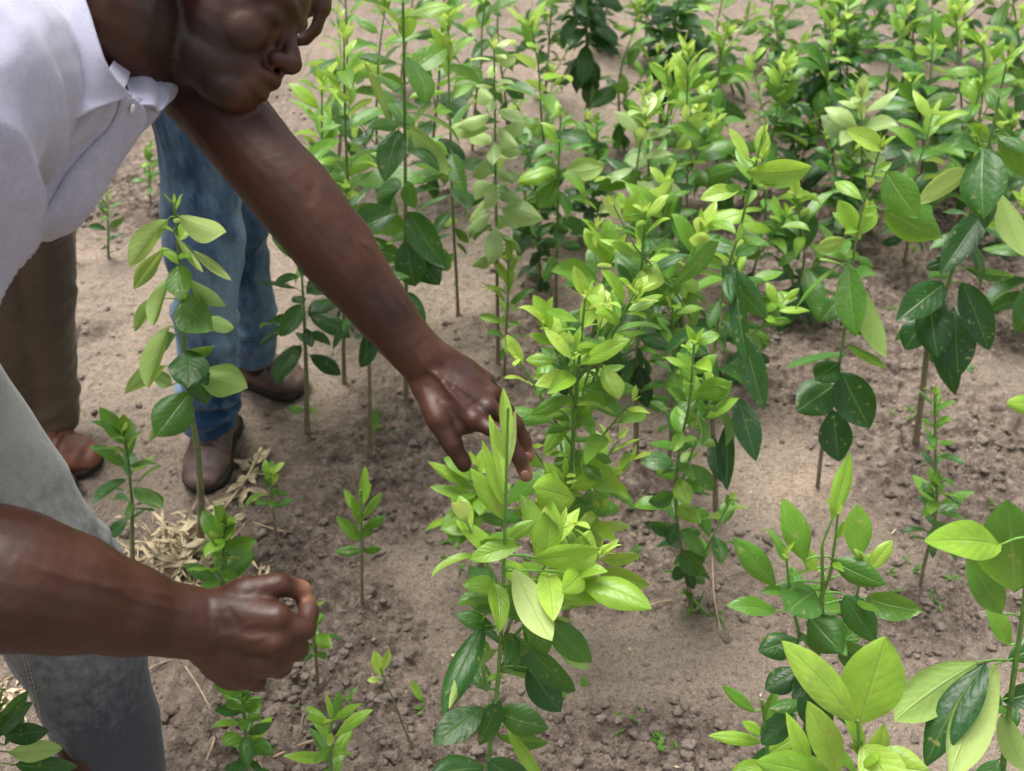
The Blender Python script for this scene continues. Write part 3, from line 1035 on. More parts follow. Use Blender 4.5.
    p.big([(747, 172, 812, 166, 32, .78, 25, .35, .6, -.03), (735, 262, 749, 366, 24, .12, 30, .5, .3, -.04), (742, 330, 764, 410, 28, .15, 0, .4, .4, -.03),
           (738, 398, 756, 462, 28, .08, -10, .3, .3, -.03), (728, 420, 727, 490, 20, 0, 10, .4, .2, -.02), (722, 265, 768, 318, 28, .3, 20, .3, .6, 0),
           (740, 190, 700, 200, 20, .9, 30, .4, .6, 0), (748, 160, 728, 128, 14, .95, 30, .4, .3, 0)]).done()
    p = S("small leaved seedling with rounded green leaves right down to the soil, in the middle right", (692, 604))
    p.stem((694, 345), r0=.005, bend=.006, brown=.25, mid=((.17, 686), (.33, 678), (.5, 676), (.67, 680), (.83, 690)))
    p.leaves(46, .03, 1, L=.055, ratio=.64, el=(-20, 55), tint=(.3, .7), curl=(.7, .3), jit=24, small_top=.9)
    p.limb([(690, 590), (702, 560), (716, 530), (730, 500)], 0, 12, L=.06, ratio=.6, tint=(.35, .7))
    p.limb([(690, 596), (702, 608), (716, 622)], -.03, 6, L=.045, ratio=.5, tint=(.4, .6))
    p.limb([(682, 480), (700, 430), (712, 390)], 0, 14, L=.055, ratio=.6, tint=(.3, .75))
    p.done()
    p = S("leafy seedling whose light green shoots stand behind the small leaved one", (668, 470))
    p.stem((672, 300), r0=.0055, bend=.01, brown=.3).leaves(28, .2, 1, L=.075, ratio=.46, el=(0, 58), tint=(.35, .85)).done()
    p = S("slender seedling with round dark leaves at half height above a thin bare stem", (816, 494))
    p.stem((880, 148), r0=.0048, bend=.003, brown=.3, mid=((.17, 823), (.33, 834), (.5, 843), (.67, 850), (.83, 860)))
    p.big([(886, 172, 918, 218, 36, .5, 10, .15, .4, -.02), (884, 210, 942, 238, 40, .5, 20, .1, .3, -.02), (834, 268, 796, 310, 22, .55, 100, .4, .5, 0),
           (848, 262, 856, 338, 32, .45, 10, .3, .4, -.02), (862, 288, 887, 358, 28, .7, 150, .5, .4, 0), (846, 355, 784, 370, 24, .38, 60, .3, .4, 0),
           (840, 362, 815, 380, 28, .3, 20, .2, .3, -.02), (834, 385, 796, 412, 40, .24, 10, .15, .4, -.02), (842, 372, 870, 428, 42, .12, 10, .1, .4, -.02),
           (833, 410, 839, 462, 34, .04, 0, .3, .3, -.02), (848, 345, 888, 368, 20, .4, 60, .3, .3, 0), (838, 300, 820, 322, 26, .35, 20, .3, .3, 0),
           (850, 330, 880, 320, 20, .4, 40, .4, .4, 0), (884, 150, 846, 130, 22, .97, 30, .2, .3, -.02), (860, 240, 838, 200, 24, .85, 30, .4, .4, 0),
           (858, 235, 872, 200, 22, .8, 40, .4, .3, 0), (836, 395, 862, 402, 24, .3, 20, .3, .3, .02), (846, 240, 815, 250, 20, .7, 150, .4, .5, 0)])
    p.leaves(14, .55, 1, L=.06, ratio=.42, el=(0, 60), tint=(.5, .9)).done()
    p = S("seedling with big glossy dark leaves on a brown trunk near the right edge", (914, 450))
    p.stem((1006, 66), r0=.0085, bend=.002, brown=.36, mid=((.17, 922), (.33, 928), (.5, 948), (.67, 968), (.83, 988)))
    p.big([(984, 148, 984, 220, 46, .3, 15, .25, .5, -.03), (968, 170, 918, 204, 28, .85, 150, .5, .5, 0), (984, 212, 940, 276, 32, .1, 10, .4, .5, -.02),
           (998, 190, 1024, 256, 30, .78, 155, .5, .3, -.02), (944, 284, 896, 322, 34, .14, 10, .3, .5, -.02), (930, 296, 938, 358, 38, .1, 10, .2, .5, -.03),
           (955, 308, 958, 378, 38, .02, 0, .3, .5, -.02), (962, 282, 988, 350, 32, .06, -10, .3, .6, 0), (966, 268, 1014, 276, 16, .18, 30, .5, .5, 0),
           (925, 320, 905, 350, 30, .1, 20, .3, .4, .02), (940, 330, 955, 395, 26, .05, 0, .3, .3, .02), (1000, 130, 1024, 176, 24, .5, 20, .4, .4, 0),
           (972, 240, 930, 250, 26, .4, 60, .4, .5, .02), (985, 225, 1024, 215, 20, .5, 60, .4, .4, 0)])
    p.leaves(14, .35, 1, L=.09, ratio=.45, el=(-60, 30), tint=(0, .6), crown=4).done()
    p = S("small upright seedling in two tiers below the one with big glossy dark leaves", (919, 592), "young_seedling")
    p.stem((935, 395), r0=.0042, bend=.004, brown=.15, mid=((.17, 925), (.33, 933), (.5, 937), (.67, 936), (.83, 935)))
    p.leaves(24, .28, .58, L=.062, ratio=.4, el=(0, 60), tint=(.3, .6), jit=18, crown=0).leaves(24, .55, 1, L=.05, ratio=.38, el=(10, 60), tint=(.35, .65), jit=18).done()
    p = S("leaf tip of a seedling just beyond the right edge", (1075, 440))
    p.stem((1052, 330), r0=.005, bend=.004, brown=.4).leaves(16, .3, 1, L=.085, el=(0, 55), tint=(.4, .8))
    p.big([(1046, 405, 1006, 403, 22, .85, 20, .3, .3, 0)]).done()
    # bottom right, nearest the camera
    p = S("seedling with mid green spreading leaves behind the large pale foreground leaves", (780, 850))
    p.stem((822, 545), r0=.0065, bend=.006, brown=.2, mid=((.33, 797), (.5, 805), (.67, 815), (.83, 822)))
    p.limb([(808, 625), (828, 580), (833, 555), (838, 515)], 0, 5, L=.04, tint=(.5, .8))
    p.limb([(812, 640), (845, 620), (858, 590), (862, 560)], 0, 5, L=.045, tint=(.5, .85))
    p.limb([(800, 640), (790, 590), (786, 555)], 0, 6, L=.05, tint=(.5, .85))
    p.big([(832, 560, 886, 584, 28, .42, 20, .3, .6, -.02), (866, 598, 922, 610, 30, .48, 20, .3, .6, -.02), (858, 560, 858, 504, 28, .68, 5, .2, .2, 0),
           (868, 570, 892, 540, 18, .9, 20, .3, .4, 0), (776, 585, 733, 538, 28, .55, 10, .4, .4, -.02), (806, 560, 782, 498, 30, .65, 20, .3, .7, 0),
           (832, 520, 850, 452, 20, .78, 20, .4, .2, 0), (815, 590, 786, 612, 46, .4, 10, .1, .3, -.03), (776, 612, 726, 606, 22, .6, 30, .4, .6, 0),
           (808, 615, 842, 652, 42, .38, 10, .1, .4, -.03), (845, 595, 876, 642, 34, .3, 10, .4, .5, 0), (800, 640, 758, 652, 30, .22, 20, .3, .5, 0),
           (805, 655, 826, 700, 34, .12, 10, .3, .4, 0), (798, 670, 765, 690, 30, .1, 20, .3, .4, 0), (800, 690, 830, 730, 34, .12, 10, .3, .4, 0),
           (796, 715, 762, 745, 30, .08, 20, .3, .4, 0), (812, 610, 780, 590, 24, .5, 20, .3, .4, .02), (840, 640, 868, 668, 30, .25, 20, .3, .4, .02),
           (815, 570, 800, 545, 16, .9, 20, .3, .4, 0)])
    p.leaves(14, .3, .8, L=.07, el=(-20, 40), tint=(.1, .45), crown=0).done()
    p = S("foreground seedling with large pale yellow green leaves at the bottom edge", (868, 960))
    p.stem((858, 722), r0=.0058, bend=.004, brown=0, lean=0)
    p.big([(858, 726, 886, 636, 60, .86, 10, .12, .35, -.03), (856, 722, 780, 640, 38, .92, 15, .2, .6, -.02), (838, 775, 806, 700, 34, .92, 15, .4, .6, -.02),
           (862, 752, 840, 705, 22, .85, 30, .6, .8, 0), (862, 745, 905, 800, 46, .95, 0, .3, .6, -.04), (850, 790, 752, 762, 44, .72, 20, .2, .7, -.05),
           (866, 760, 930, 771, 40, .93, 20, .3, .5, -.03), (812, 780, 785, 712, 22, .9, 30, .5, .4, .0), (868, 785, 884, 722, 26, .94, 20, .3, .4, -.02)])
    p.leaves(8, .3, .9, L=.07, el=(0, 50), tint=(.7, .9), crown=2).done()
    p = S("small bright shoot with thin yellow leaves left of the large pale foreground leaves", (776, 856), "young_seedling")
    p.stem((762, 700), r0=.004, bend=.004, brown=0)
    p.big([(762, 742, 708, 736, 16, .85, 20, .4, .5, 0), (755, 712, 722, 686, 14, .6, 20, .4, .3, 0), (764, 735, 742, 722, 14, .85, 30, .4, .3, 0), (764, 720, 775, 690, 14, .6, 20, .4, .3, 0),
           (766, 755, 798, 735, 18, .85, 20, .4, .4, 0), (768, 765, 730, 775, 18, .8, 20, .4, .4, 0)]).done()
    p = S("foreground seedling at the right edge with big leaves, dark above and pale below", (990, 905))
    p.stem((1034, 500), r0=.0068, bend=.002, brown=0, mid=((.17, 992), (.33, 998), (.5, 1004), (.67, 1012), (.83, 1024)))
    p.big([(996, 664, 950, 780, 44, .88, 165, .25, .5, -.06), (986, 662, 926, 768, 44, .1, 25, .3, .6, -.02), (978, 662, 896, 722, 48, .72, 160, .4, .6, -.03),
           (1010, 645, 984, 604, 24, .65, 20, .4, .4, 0), (1002, 614, 966, 558, 34, .5, 10, .3, .4, -.02), (1014, 592, 1006, 498, 62, .46, 10, .15, .5, -.05),
           (1000, 545, 922, 542, 42, .84, 20, .3, .6, -.03), (1000, 712, 976, 685, 22, .3, 20, .4, .4, 0), (1002, 715, 1030, 775, 30, .75, 150, .4, .4, 0),
           (1002, 700, 1040, 690, 26, .15, 20, .4, .4, 0), (1008, 660, 1045, 640, 26, .3, 20, .4, .4, 0), (998, 760, 975, 800, 26, .3, 20, .4, .4, 0)])
    p.leaves(6, .3, .7, L=.06, el=(0, 40), tint=(.2, .5), crown=0).done()
    p = S("leafy twig of a dark leaved seedling between the shirt and the blue jeans, far behind", (109, 262), "young_seedling")
    p.stem((107, 196), r0=.0045, bend=.003, brown=.3).leaves(20, .1, 1, L=.045, ratio=.4, el=(20, 65), tint=(.2, .5)).done()
    p = S("small light green sprout beside the blue jeans, furthest left of the far sprouts", (151, 208), "young_seedling")
    p.stem((149, 150), r0=.004, bend=.003, brown=.4).leaves(16, .35, 1, L=.05, ratio=.45, el=(20, 60), tint=(.5, .75)).done()
    p = S("bare pale stake like stem cut short, behind the hem of the shirt", (75, 266), "young_seedling")
    p.stem((74, 205), r0=.006, r1=.004, bend=.002, brown=1).leaves(5, .8, 1, L=.04, el=(30, 60), tint=(.3, .5), crown=1).done()


# rows of seedlings further back: base pixel, top pixel, manner, label
FAR = [
    ((585, 152), (586, -60), "dark", "thick dark stemmed seedling with heavy dark foliage at the top of the picture, centre"),
    ((528, 236), (522, 20), "tall", "green seedling rising right of the pale folded leaves, its tip near the top edge"),
    ((540, 282), (536, 110), "low", "short broad bush of small dark leaves right of the pale folded leaves"),
    ((618, 300), (622, 110), "white", "seedling with whitish young leaves left of the yellow tipped one"),
    ((650, 285), (664, 98), "tip", "seedling with an upright bright yellow tip in the upper middle"),
    ((690, 258), (688, 58), "tip", "seedling with two lime green feathery tips in the upper middle"),
    ((700, 400), (700, 232), "tall", "leafy seedling filling the gap left of the tall one with the held out bright leaf"),
    ((600, 380), (596, 250), "tall", "seedling with broad arching leaves directly behind the bushy centre"),
    ((745, 300), (748, 150), "mid", "seedling with curled light leaves behind the held out bright leaf"),
    ((790, 312), (800, 190), "mid", "yellow green seedling standing alone right of the held out bright leaf"),
    ((336, 180), (338, -40), "tall", "seedling far behind the man's nose, reaching past the top edge"),
    ((384, 222), (378, 0), "tall", "second seedling from the man's face at the top edge"),
    ((430, 190), (436, -30), "tall", "bright seedling at the top edge above the tall straight seedling's right side"),
    ((472, 150), (470, -40), "mid", "slim seedling at the top edge left of the pale folded leaves"),
    ((508, 130), (510, -60), "mid", "seedling at the top edge right above the pale folded leaves"),
    ((545, 100), (548, -60), "low", "small leaved seedling at the top edge left of the thick dark stem"),
    ((625, 150), (630, 10), "mid", "seedling with curled pale leaves just right of the thick dark stem"),
    ((660, 130), (662, -20), "dark", "dark leafy seedling at the top right of the thick dark stem"),
    ((700, 150), (706, 30), "tip", "lime tipped seedling in the far rows above the feathery tips"),
    ((724, 215), (730, 90), "tall", "seedling with a bright upright tip behind the held out bright leaf"),
    ((762, 205), (768, 70), "tip", "seedling with one tall yellow leaf in the right middle distance"),
    ((776, 132), (780, 20), "low", "low grey green bush in the middle of the far right rows"),
    ((800, 178), (806, 60), "low", "small bush with tiny blue green leaves in the far right rows"),
    ((838, 190), (836, 40), "tall", "seedling with one long dark upright leaf in the far right rows"),
    ((872, 235), (880, 90), "white", "seedling with a pale whitish broad leaf in the right middle distance"),
    ((905, 262), (915, 120), "mid", "seedling with a thin light stem left of the dark glossy one at the right"),
    ((920, 200), (925, 50), "tall", "dense seedling with drooping leaves behind the dark glossy one at the right"),
    ((960, 225), (966, 70), "tall", "bushy seedling behind the tip of the dark glossy one at the right"),
    ((1000, 250), (1010, 120), "low", "low seedling at the right edge behind the dark glossy one"),
    ((735, 90), (738, -20), "mid", "seedling at the top edge above the lime tipped one"),
    ((700, 60), (700, -40), "tall", "seedling at the top edge between the thick dark stem and the right rows"),
    ((770, 66), (772, -30), "mid", "first seedling of the furthest right row, at the top edge"),
    ((815, 95), (820, -20), "tall", "second seedling of the furthest right row, at the top edge"),
    ((855, 120), (858, 0), "mid", "twiggy seedling with a tangled tip at the top edge, right"),
    ((885, 150), (892, 10), "tall", "light leaved seedling at the top edge left of the corner"),
    ((925, 120), (930, -20), "tall", "seedling with yellow leaves crowding the top edge near the right corner"),
    ((965, 140), (972, 0), "tip", "yellow tipped seedling near the top right corner"),
    ((1005, 160), (1010, -10), "tall", "leafy seedling in the top right corner"),
    ((860, 50), (862, -50), "mid", "distant seedling at the top edge right of the tangled one"),
    ((905, 60), (908, -50), "low", "distant low seedling behind the corner bushes"),
    ((960, 60), (962, -50), "mid", "distant seedling peeping over the corner bushes"),
    ((1010, 70), (1015, -50), "mid", "distant seedling in the extreme top right corner"),
    ((650, 60), (652, -50), "mid", "distant seedling at the top edge right of the thick dark stem"),
    ((600, 50), (603, -50), "low", "distant low seedling behind the thick dark stem"),
    ((400, 90), (402, -60), "mid", "distant seedling behind the tall straight seedling"),
    ((1040, 330), (1046, 200), "tall", "seedling at the right edge whose dark leaves hang into the picture"),
    ((640, 210), (642, 70), "mid", "seedling with fresh upright leaves behind the yellow tipped one"),
    ((590, 240), (588, 130), "low", "low leafy seedling behind the arching light leaves"),
    ((840, 250), (846, 150), "low", "low dark leafed seedling in the gap left of the slender round leaved one's tip"),
    ((676, 330), (676, 190), "tall", "dense seedling between the arching and the drooping ones"),
    ((745, 380), (738, 260), "mid", "short seedling behind the long dark drooping leaves"),
    ((808, 130), (845, 40), "dark", "dark leaning seedling in the far right rows"),
    ((960, 190), (1000, 50), "tall", "leaning leafy seedling right of the dense drooping one"),
]


def far_plants():
    for base, top, how, lab in FAR:
        top = (top[0] + R.uniform(-24, 24), top[1] + R.uniform(-6, 10))
        p = Plant(lab, base)
        if how == "dark":
            p.stem(top, r0=.010, bend=.02, brown=.6).leaves(56, .35, 1, L=.115, ratio=.52, el=(-50, 40), tint=(.0, .45), curl=(.8, .5))
            p.shoot(.5, R.uniform(0, 360), .2, 14, L=.09, tint=(.05, .4)).shoot(.6, R.uniform(0, 360), .2, 14, L=.09, tint=(.05, .4))
        elif how == "tall":
            p.stem(top, r0=.006, bend=.04, brown=.3).leaves(22, .15, 1, L=.135, ratio=.47, el=(-35, 50), tint=(.12, .85), jit=38)
            p.shoot(.4, R.uniform(0, 360), .2, 12, L=.08, tint=(.4, .9))
        elif how == "mid":
            p.stem(top, r0=.005, bend=.04, brown=.3).leaves(21, .15, 1, L=.12, ratio=.44, el=(-20, 55), tint=(.2, .92), jit=38)
            p.shoot(.35, R.uniform(0, 360), .2, 11, L=.075, tint=(.45, .9))
        elif how == "low":
            p.stem(top, r0=.005, bend=.02, brown=.2).leaves(42, .05, 1, L=.072, ratio=.52, el=(-20, 50), tint=(.1, .6), jit=34)
            for k in range(3):
                p.shoot(.12 + .14 * k, R.uniform(0, 360), .19, 13, L=.06, ratio=.5, tint=(.2, .7))
        elif how == "tip":
            p.stem(top, r0=.005, bend=.02, brown=.3).leaves(20, .15, .85, L=.12, ratio=.44, el=(-25, 45), tint=(.2, .75), crown=0, jit=36)
            p.shoot(.45, R.uniform(0, 360), .2, 12, L=.075, tint=(.5, .9))
            p.leaves(14, .84, 1, L=.07, ratio=.34, el=(50, 75), tint=(.85, 1), crown=6, small_base=1, jit=10)
        elif how == "white":
            p.stem(top, r0=.005, bend=.02, brown=.3).leaves(24, .2, 1, L=.11, ratio=.5, el=(-20, 50), tint=(.5, 1.0), jit=34)
            p.done("pale")
            continue
        p.done()


def build_weeds():
    mb = MB()
    rr = random.Random(8)
    spots = [(395, 430), (450, 540), (470, 560), (905, 575), (955, 590), (1000, 520), (700, 610), (640, 560), (860, 445), (905, 420), (660, 735),
             (355, 700), (470, 215), (600, 470), (560, 690), (425, 700), (780, 240), (985, 250), (1000, 300), (930, 240), (620, 720), (930, 605), (890, 590), (965, 380), (760, 420),
             (470, 120), (345, 110), (580, 230), (900, 310), (690, 500)]
    for px, py in spots:
        g = G(px, py)
        for k in range(rr.randint(1, 4)):
            x, y = g[0] + rr.gauss(0, .02), g[1] + rr.gauss(0, .02)
            z = float(ground_z(x, y))
            for q in range(rr.randint(3, 5)):
                a = rr.random() * 6.28
                leaf(mb, (x, y, z), (math.cos(a), math.sin(a), rr.uniform(.3, 1.2)), (0, 0, 1), rr.uniform(.010, .022), rr.uniform(.004, .008), .3, .5, rr.uniform(.3, .7), 0, 4, 4)
    link("weed_sprouts", mb.mesh("weed_sprouts", M["leaf"]), kind="stuff", label="tiny green weeds sprouting from the soil", category="weeds")


def husk(mb, rr, c, L, W, lift=.3, a=None):
    a = rr.random() * 6.28 if a is None else a
    leaf(mb, c, (math.cos(a), math.sin(a), rr.uniform(-.1, lift)), (rr.gauss(0, .5), rr.gauss(0, .5), 1), L, W, rr.uniform(.2, 1.2), rr.uniform(-.6, 1.4), 0, rr.uniform(.03, .12), 9, 6, rr.gauss(0, 1.0))


def build_litter():
    rr = random.Random(21)
    mb = MB()
    for k in range(330):
        px, py = rr.gauss(186, 25), rr.gauss(562, 17)
        c = G(px, py)
        c[2] = float(ground_z(c[0], c[1])) + rr.uniform(.0, .045) * math.exp(-((px - 182) / 30) ** 2)
        husk(mb, rr, c, rr.uniform(.03, .075), rr.choice((.004, .006, .008, .017)))
    link("dry_husk_heap", mb.mesh("dry_husk_heap", M["straw"]), kind="stuff", label="heap of curled dry yellow leaf husks at the foot of the tall stem", category="dry husks")
    mb = MB()
    for px, py, n in ((252, 465, 9), (249, 480, 7), (244, 492, 5), (236, 500, 4), (225, 508, 3), (246, 508, 2), (258, 455, 4), (222, 520, 3)):
        for k in range(n):
            c = G(px + rr.gauss(0, 3), py + rr.gauss(0, 4))
            c[2] = float(ground_z(c[0], c[1])) + rr.uniform(.002, .02)
            husk(mb, rr, c, rr.uniform(.025, .055), rr.uniform(.010, .022))
    tube(mb, [G(262, 452) + [0, 0, .012], G(250, 478) + [0, 0, .014], G(236, 498) + [0, 0, .012], G(222, 515) + [0, 0, .01]], [.003, .003, .0028, .002], 7, 5)
    link("dry_leaf_twig", mb.mesh("dry_leaf_twig", M["straw"]), category="dry twig", label="dead twig with crumpled dry yellow leaves lying right of the near jeans shoe")
    mb = MB()
    for k in range(70):
        px, py = rr.gauss(240, 30), rr.gauss(585, 12)
        if k > 52:
            px, py = rr.gauss(14, 12), rr.gauss(705, 16)
        c = G(px, py)
        c[2] = float(ground_z(c[0], c[1])) + .004
        husk(mb, rr, c, rr.uniform(.02, .05), rr.uniform(.006, .016), .1)
    for k in range(60):                                   # stray crumbs of straw over the whole bed
        c = G(rr.uniform(140, 1010), rr.uniform(120, 770))
        c[2] = float(ground_z(c[0], c[1])) + .002
        husk(mb, rr, c, rr.uniform(.008, .022), rr.uniform(.003, .007), .05)
    link("scattered_husks", mb.mesh("scattered_husks", M["straw"]), kind="stuff", label="loose bits of dry husk strewn over the soil", category="dry husks")
    st = [([(186, 668), (200, 690), (213, 715)], "dry stalk lying below the closed fist, running down to the right"),
          ([(142, 690), (152, 672), (176, 660)], "pale dry stalk lying between the grey trouser leg and the fist"),
          ([(382, 298), (398, 285), (408, 268)], "curved dry stalk lying above the reaching wrist"),
          ([(640, 612), (655, 606), (672, 600)], "short pale root sticking out at the foot of the small leaved seedling"),
          ([(210, 768), (218, 752), (214, 738)], "dry stalk lying left of the short bushy seedling at the bottom edge"),
          ([(275, 757), (305, 748), (330, 742)], "faint dry stalk lying right of the short bushy seedling at the bottom edge"),
          ([(300, 728), (303, 715), (312, 704)], "bent dry stalk standing between the two bottom edge seedlings"),
          ([(712, 560), (714, 600), (720, 632)], "thin dry stalk lying right of the small leaved seedling"),
          ([(255, 527), (275, 529), (292, 528)], "thin pale straw lying across the foot of the tiny sprout"),
          ([(0, 690), (8, 684), (18, 676)], "dry stalk in the bottom left corner behind the trouser leg")]
    for pts, lab in st:
        mb = MB()
        w = []
        for px, py in pts:
            g = G(px, py)
            g[2] = float(ground_z(g[0], g[1])) + .004
            w.append(g)
        w[1][2] += .006
        tube(mb, w, [.0022, .0019, .0012], 6, 6)
        link("dry_stalk", mb.mesh("dry_stalk", M["stalk"]), category="dry stalk", label=lab, group="dry stalks lying on the soil")


# ------------------------------------------------------------------ people
def V3(*a):
    return np.array(a, float)


def head_solids(mb, c, ax, s=1.0):
    "ax rows: forward, left, crown"
    ax = np.array(ax)
    W = lambda x, y, z: np.asarray(c) + (V3(x, y, z) * s) @ ax
    E = lambda p, r: ell(mb, W(*p), V3(*r) * s, ax)
    E((-.008, 0, .035), (.099, .076, .088))
    E((.035, 0, -.005), (.058, .063, .075))
    E((.030, 0, -.052), (.058, .052, .036))
    E((.050, 0, .03), (.048, .062, .05))
    E((-.012, 0, -.040), (.056, .060, .052))
    E((.008, 0, -.050), (.060, .054, .042))
    E((.072, 0, -.076), (.020, .026, .018))
    E((.060, 0, -.070), (.036, .036, .024))
    E((.055, 0, -.045), (.040, .042, .030))
    for y in (-1, 1):
        E((.060, .034 * y, -.018), (.028, .024, .026))
        E((.098, .012 * y, -.025), (.011, .009, .008))
        E((.0785, .031 * y, .007), (.0135, .0155, .0115))
        E((-.008, .079 * y, .004), (.020, .007, .031))
        E((.004, .077 * y, -.012), (.012, .006, .016))
        tube(mb, [W(.070, .052 * y, .020), W(.087, .032 * y, .026), W(.093, .008 * y, .022)], [.006 * s, .0085 * s, .007 * s], 10, 4)
        tube(mb, [W(.074, .029 * y, -.050), W(.095, .014 * y, -.0455), W(.101, 0, -.0435)], [.003 * s, .0075 * s, .0082 * s], 10, 4)
        tube(mb, [W(.074, .029 * y, -.051), W(.090, .015 * y, -.059), W(.095, 0, -.061)], [.003 * s, .0078 * s, .0085 * s], 10, 4)
    tube(mb, [W(.086, 0, .018), W(.094, 0, .002), W(.105, 0, -.014), W(.1075, 0, -.020)], [.007 * s, .0075 * s, .010 * s, .0125 * s], 12, 5)
    return W


def finger(mb, pts, r0, r1):
    n = len(pts)
    rr = []
    for k in range(n):
        rr.append(r0 + (r1 - r0) * k / (n - 1))
    C = [pts[0]]
    R_ = [rr[0]]
    for k in range(1, n):
        C += [pts[k - 1] * .5 + pts[k] * .5, pts[k]]
        R_ += [(rr[k - 1] + rr[k]) / 2 * .93, rr[k] * 1.03]
    tube(mb, C, R_, 12, 4)


def relaxed_hand(mb, w, d, back, side, s=1.0):
    "a hanging, slightly curled hand: wrist, direction, outward back normal, thumb side"
    d, back = nrm(d), nrm(back)
    side = nrm(np.cross(d, back)) * (1 if np.dot(np.cross(d, back), side) > 0 else -1)
    tips = []
    for k, (o, L) in enumerate(((.030, .074), (.011, .082), (-.009, .077), (-.027, .060))):
        m = w + d * .088 * s + side * o * s
        a = m + d * L * .45 * s - back * .010 * s
        b = a + (d * .8 - back * .6) * L * .32 * s
        c = b + (d * .45 - back * .9) * L * .27 * s
        tube(mb, [w + side * o * .5, (w + m) / 2, m], [.016 * s, .0135 * s, .0115 * s], 12, 4)
        finger(mb, [m, a, b, c], .0095 * s, .0072 * s)
        tips.append((c, nrm(c - b)))
    t0 = w + d * .02 * s + side * .020 * s
    t1 = w + d * .055 * s + side * .042 * s - back * .008
    t2 = w + d * .085 * s + side * .046 * s - back * .018
    t3 = w + d * .108 * s + side * .042 * s - back * .026
    finger(mb, [t0, t1, t2, t3], .0145 * s, .0085 * s)
    return tips


def cloth_disp(amp, fx, fz, seed, ankle=None, knee=None):
    "folds across a trouser leg; bunched rings near given heights"
    def f(co, no):
        n1 = noise3(co * V3(fx, fx, fz), seed)
        n2 = noise3(co * V3(fx * 2.3, fx * 2.3, fz * 2.2) + 5, seed + 1)
        d = amp * (n1 * .9 + (1 - np.abs(n2)) * .5 - .3)
        if ankle is not None:
            z0, h, a = ankle
            k = np.exp(-((co[:, 2] - z0) / h) ** 2)
            ph = co[:, 2] * 150 + 5 * noise3(co * 9, seed + 2)
            d = d + a * k * np.sin(ph) * np.clip(.55 + 1.3 * noise3(co * 13, seed + 8), 0, 1.4)
        if knee is not None:
            z0, h, a = knee
            k = np.exp(-((co[:, 2] - z0) / h) ** 2)
            ph = co[:, 2] * 62 + 14 * noise3(co * 5, seed + 3)
            d = d + a * k * np.sin(ph) * np.clip(.5 + 1.6 * noise3(co * 9, seed + 9), 0, 1.5)
        return d
    return f


def shoe(parent, heel, toe, z, mat, w=.05, laces=True, h=.07, k=1.0):
    "a leather shoe: a shaped upper over a darker welted sole"
    heel, toe = V3(*heel, z), V3(*toe, z)
    d = nrm(toe - heel)
    L = np.linalg.norm(toe - heel)
    s = V3(-d[1], d[0], 0)
    up = V3(0, 0, 1)
    out = [(0, .55), (.04, .72), (.14, .80), (.30, .72), (.48, .78), (.66, .98), (.80, 1.0), (.91, .82), (.97, .52), (1.0, .18)]
    # sole
    mb = MB()
    prof = [(0, .15)] + out
    ring = [heel + d * L * t + s * w * q for t, q in prof] + [heel + d * L * t - s * w * q for t, q in prof[::-1]]
    ring = np.array(ring)
    n = len(ring)
    cc = ring.mean(0)
    lv = [(.0, .96), (.004, 1.03), (.018, 1.05), (.024, 1.0)]
    V = np.concatenate([cc + (ring - cc) * f + up * zz for zz, f in lv])
    fc = []
    for a in range(len(lv) - 1):
        for b in range(n):
            fc.append([a * n + b, a * n + (b + 1) % n, (a + 1) * n + (b + 1) % n, (a + 1) * n + b])
    base = mb.n
    mb.add(np.concatenate([V, [cc], [cc + up * .024]]), fc)
    m = len(lv)
    mb.f.append(np.array([[m * n, (b + 1) % n, b] for b in range(n)] + [[m * n + 1, (m - 1) * n + b, (m - 1) * n + (b + 1) % n] for b in range(n)]) + base)
    sh = MB()
    pts = [heel + d * L * t + up * zz for t, zz in ((.05, .045), (.18, .050), (.36, .055), (.52, .048), (.68, .038), (.82, .032), (.93, .028))]
    rad = [(.040, .034), (.050, .040), (.052, .041), (.046, .045), (.036, .050), (.030, .048), (.022, .036)]
    tube(sh, pts, [(a * k, b * w / .05) for a, b in rad], 22, 6, ref=up)
    tube(sh, [heel + d * L * .22 + up * .05, heel + d * L * .20 + up * .12], [.045, .043], 18, 2)

    def disp(co, no):
        t = ((co - heel) @ d) / L
        q = (co - heel) @ s
        seam = -.0022 * np.exp(-((t - .60 - .9 * q * q / .0025 * .06) / .012) ** 2) * (co[:, 2] > z + .03)
        crease = .0016 * np.sin(t * L * 420) * np.exp(-((t - .66) / .05) ** 2)
        flat = np.where(co[:, 2] < z + .022, z + .022 - co[:, 2], 0)
        return seam + crease + .0012 * noise3(co * 40, 6) - flat * .6
    u = link("shoe", remeshed(sh, "shoe", M[mat], .0035, 6, disp), parent)
    link("sole", mb.mesh("sole", M["sole"]), u)
    if laces:
        lb = MB()
        for t in (.40, .47, .54):
            p = heel + d * L * t + up * (.106 - .06 * (t - .40) / .2 * .55)
            tube(lb, [p + s * .022 - up * .006, p + up * .003, p - s * .022 - up * .006], [.0018] * 3, 6, 4)
        link("laces", lb.mesh("laces", M["sole"]), u)
    return u


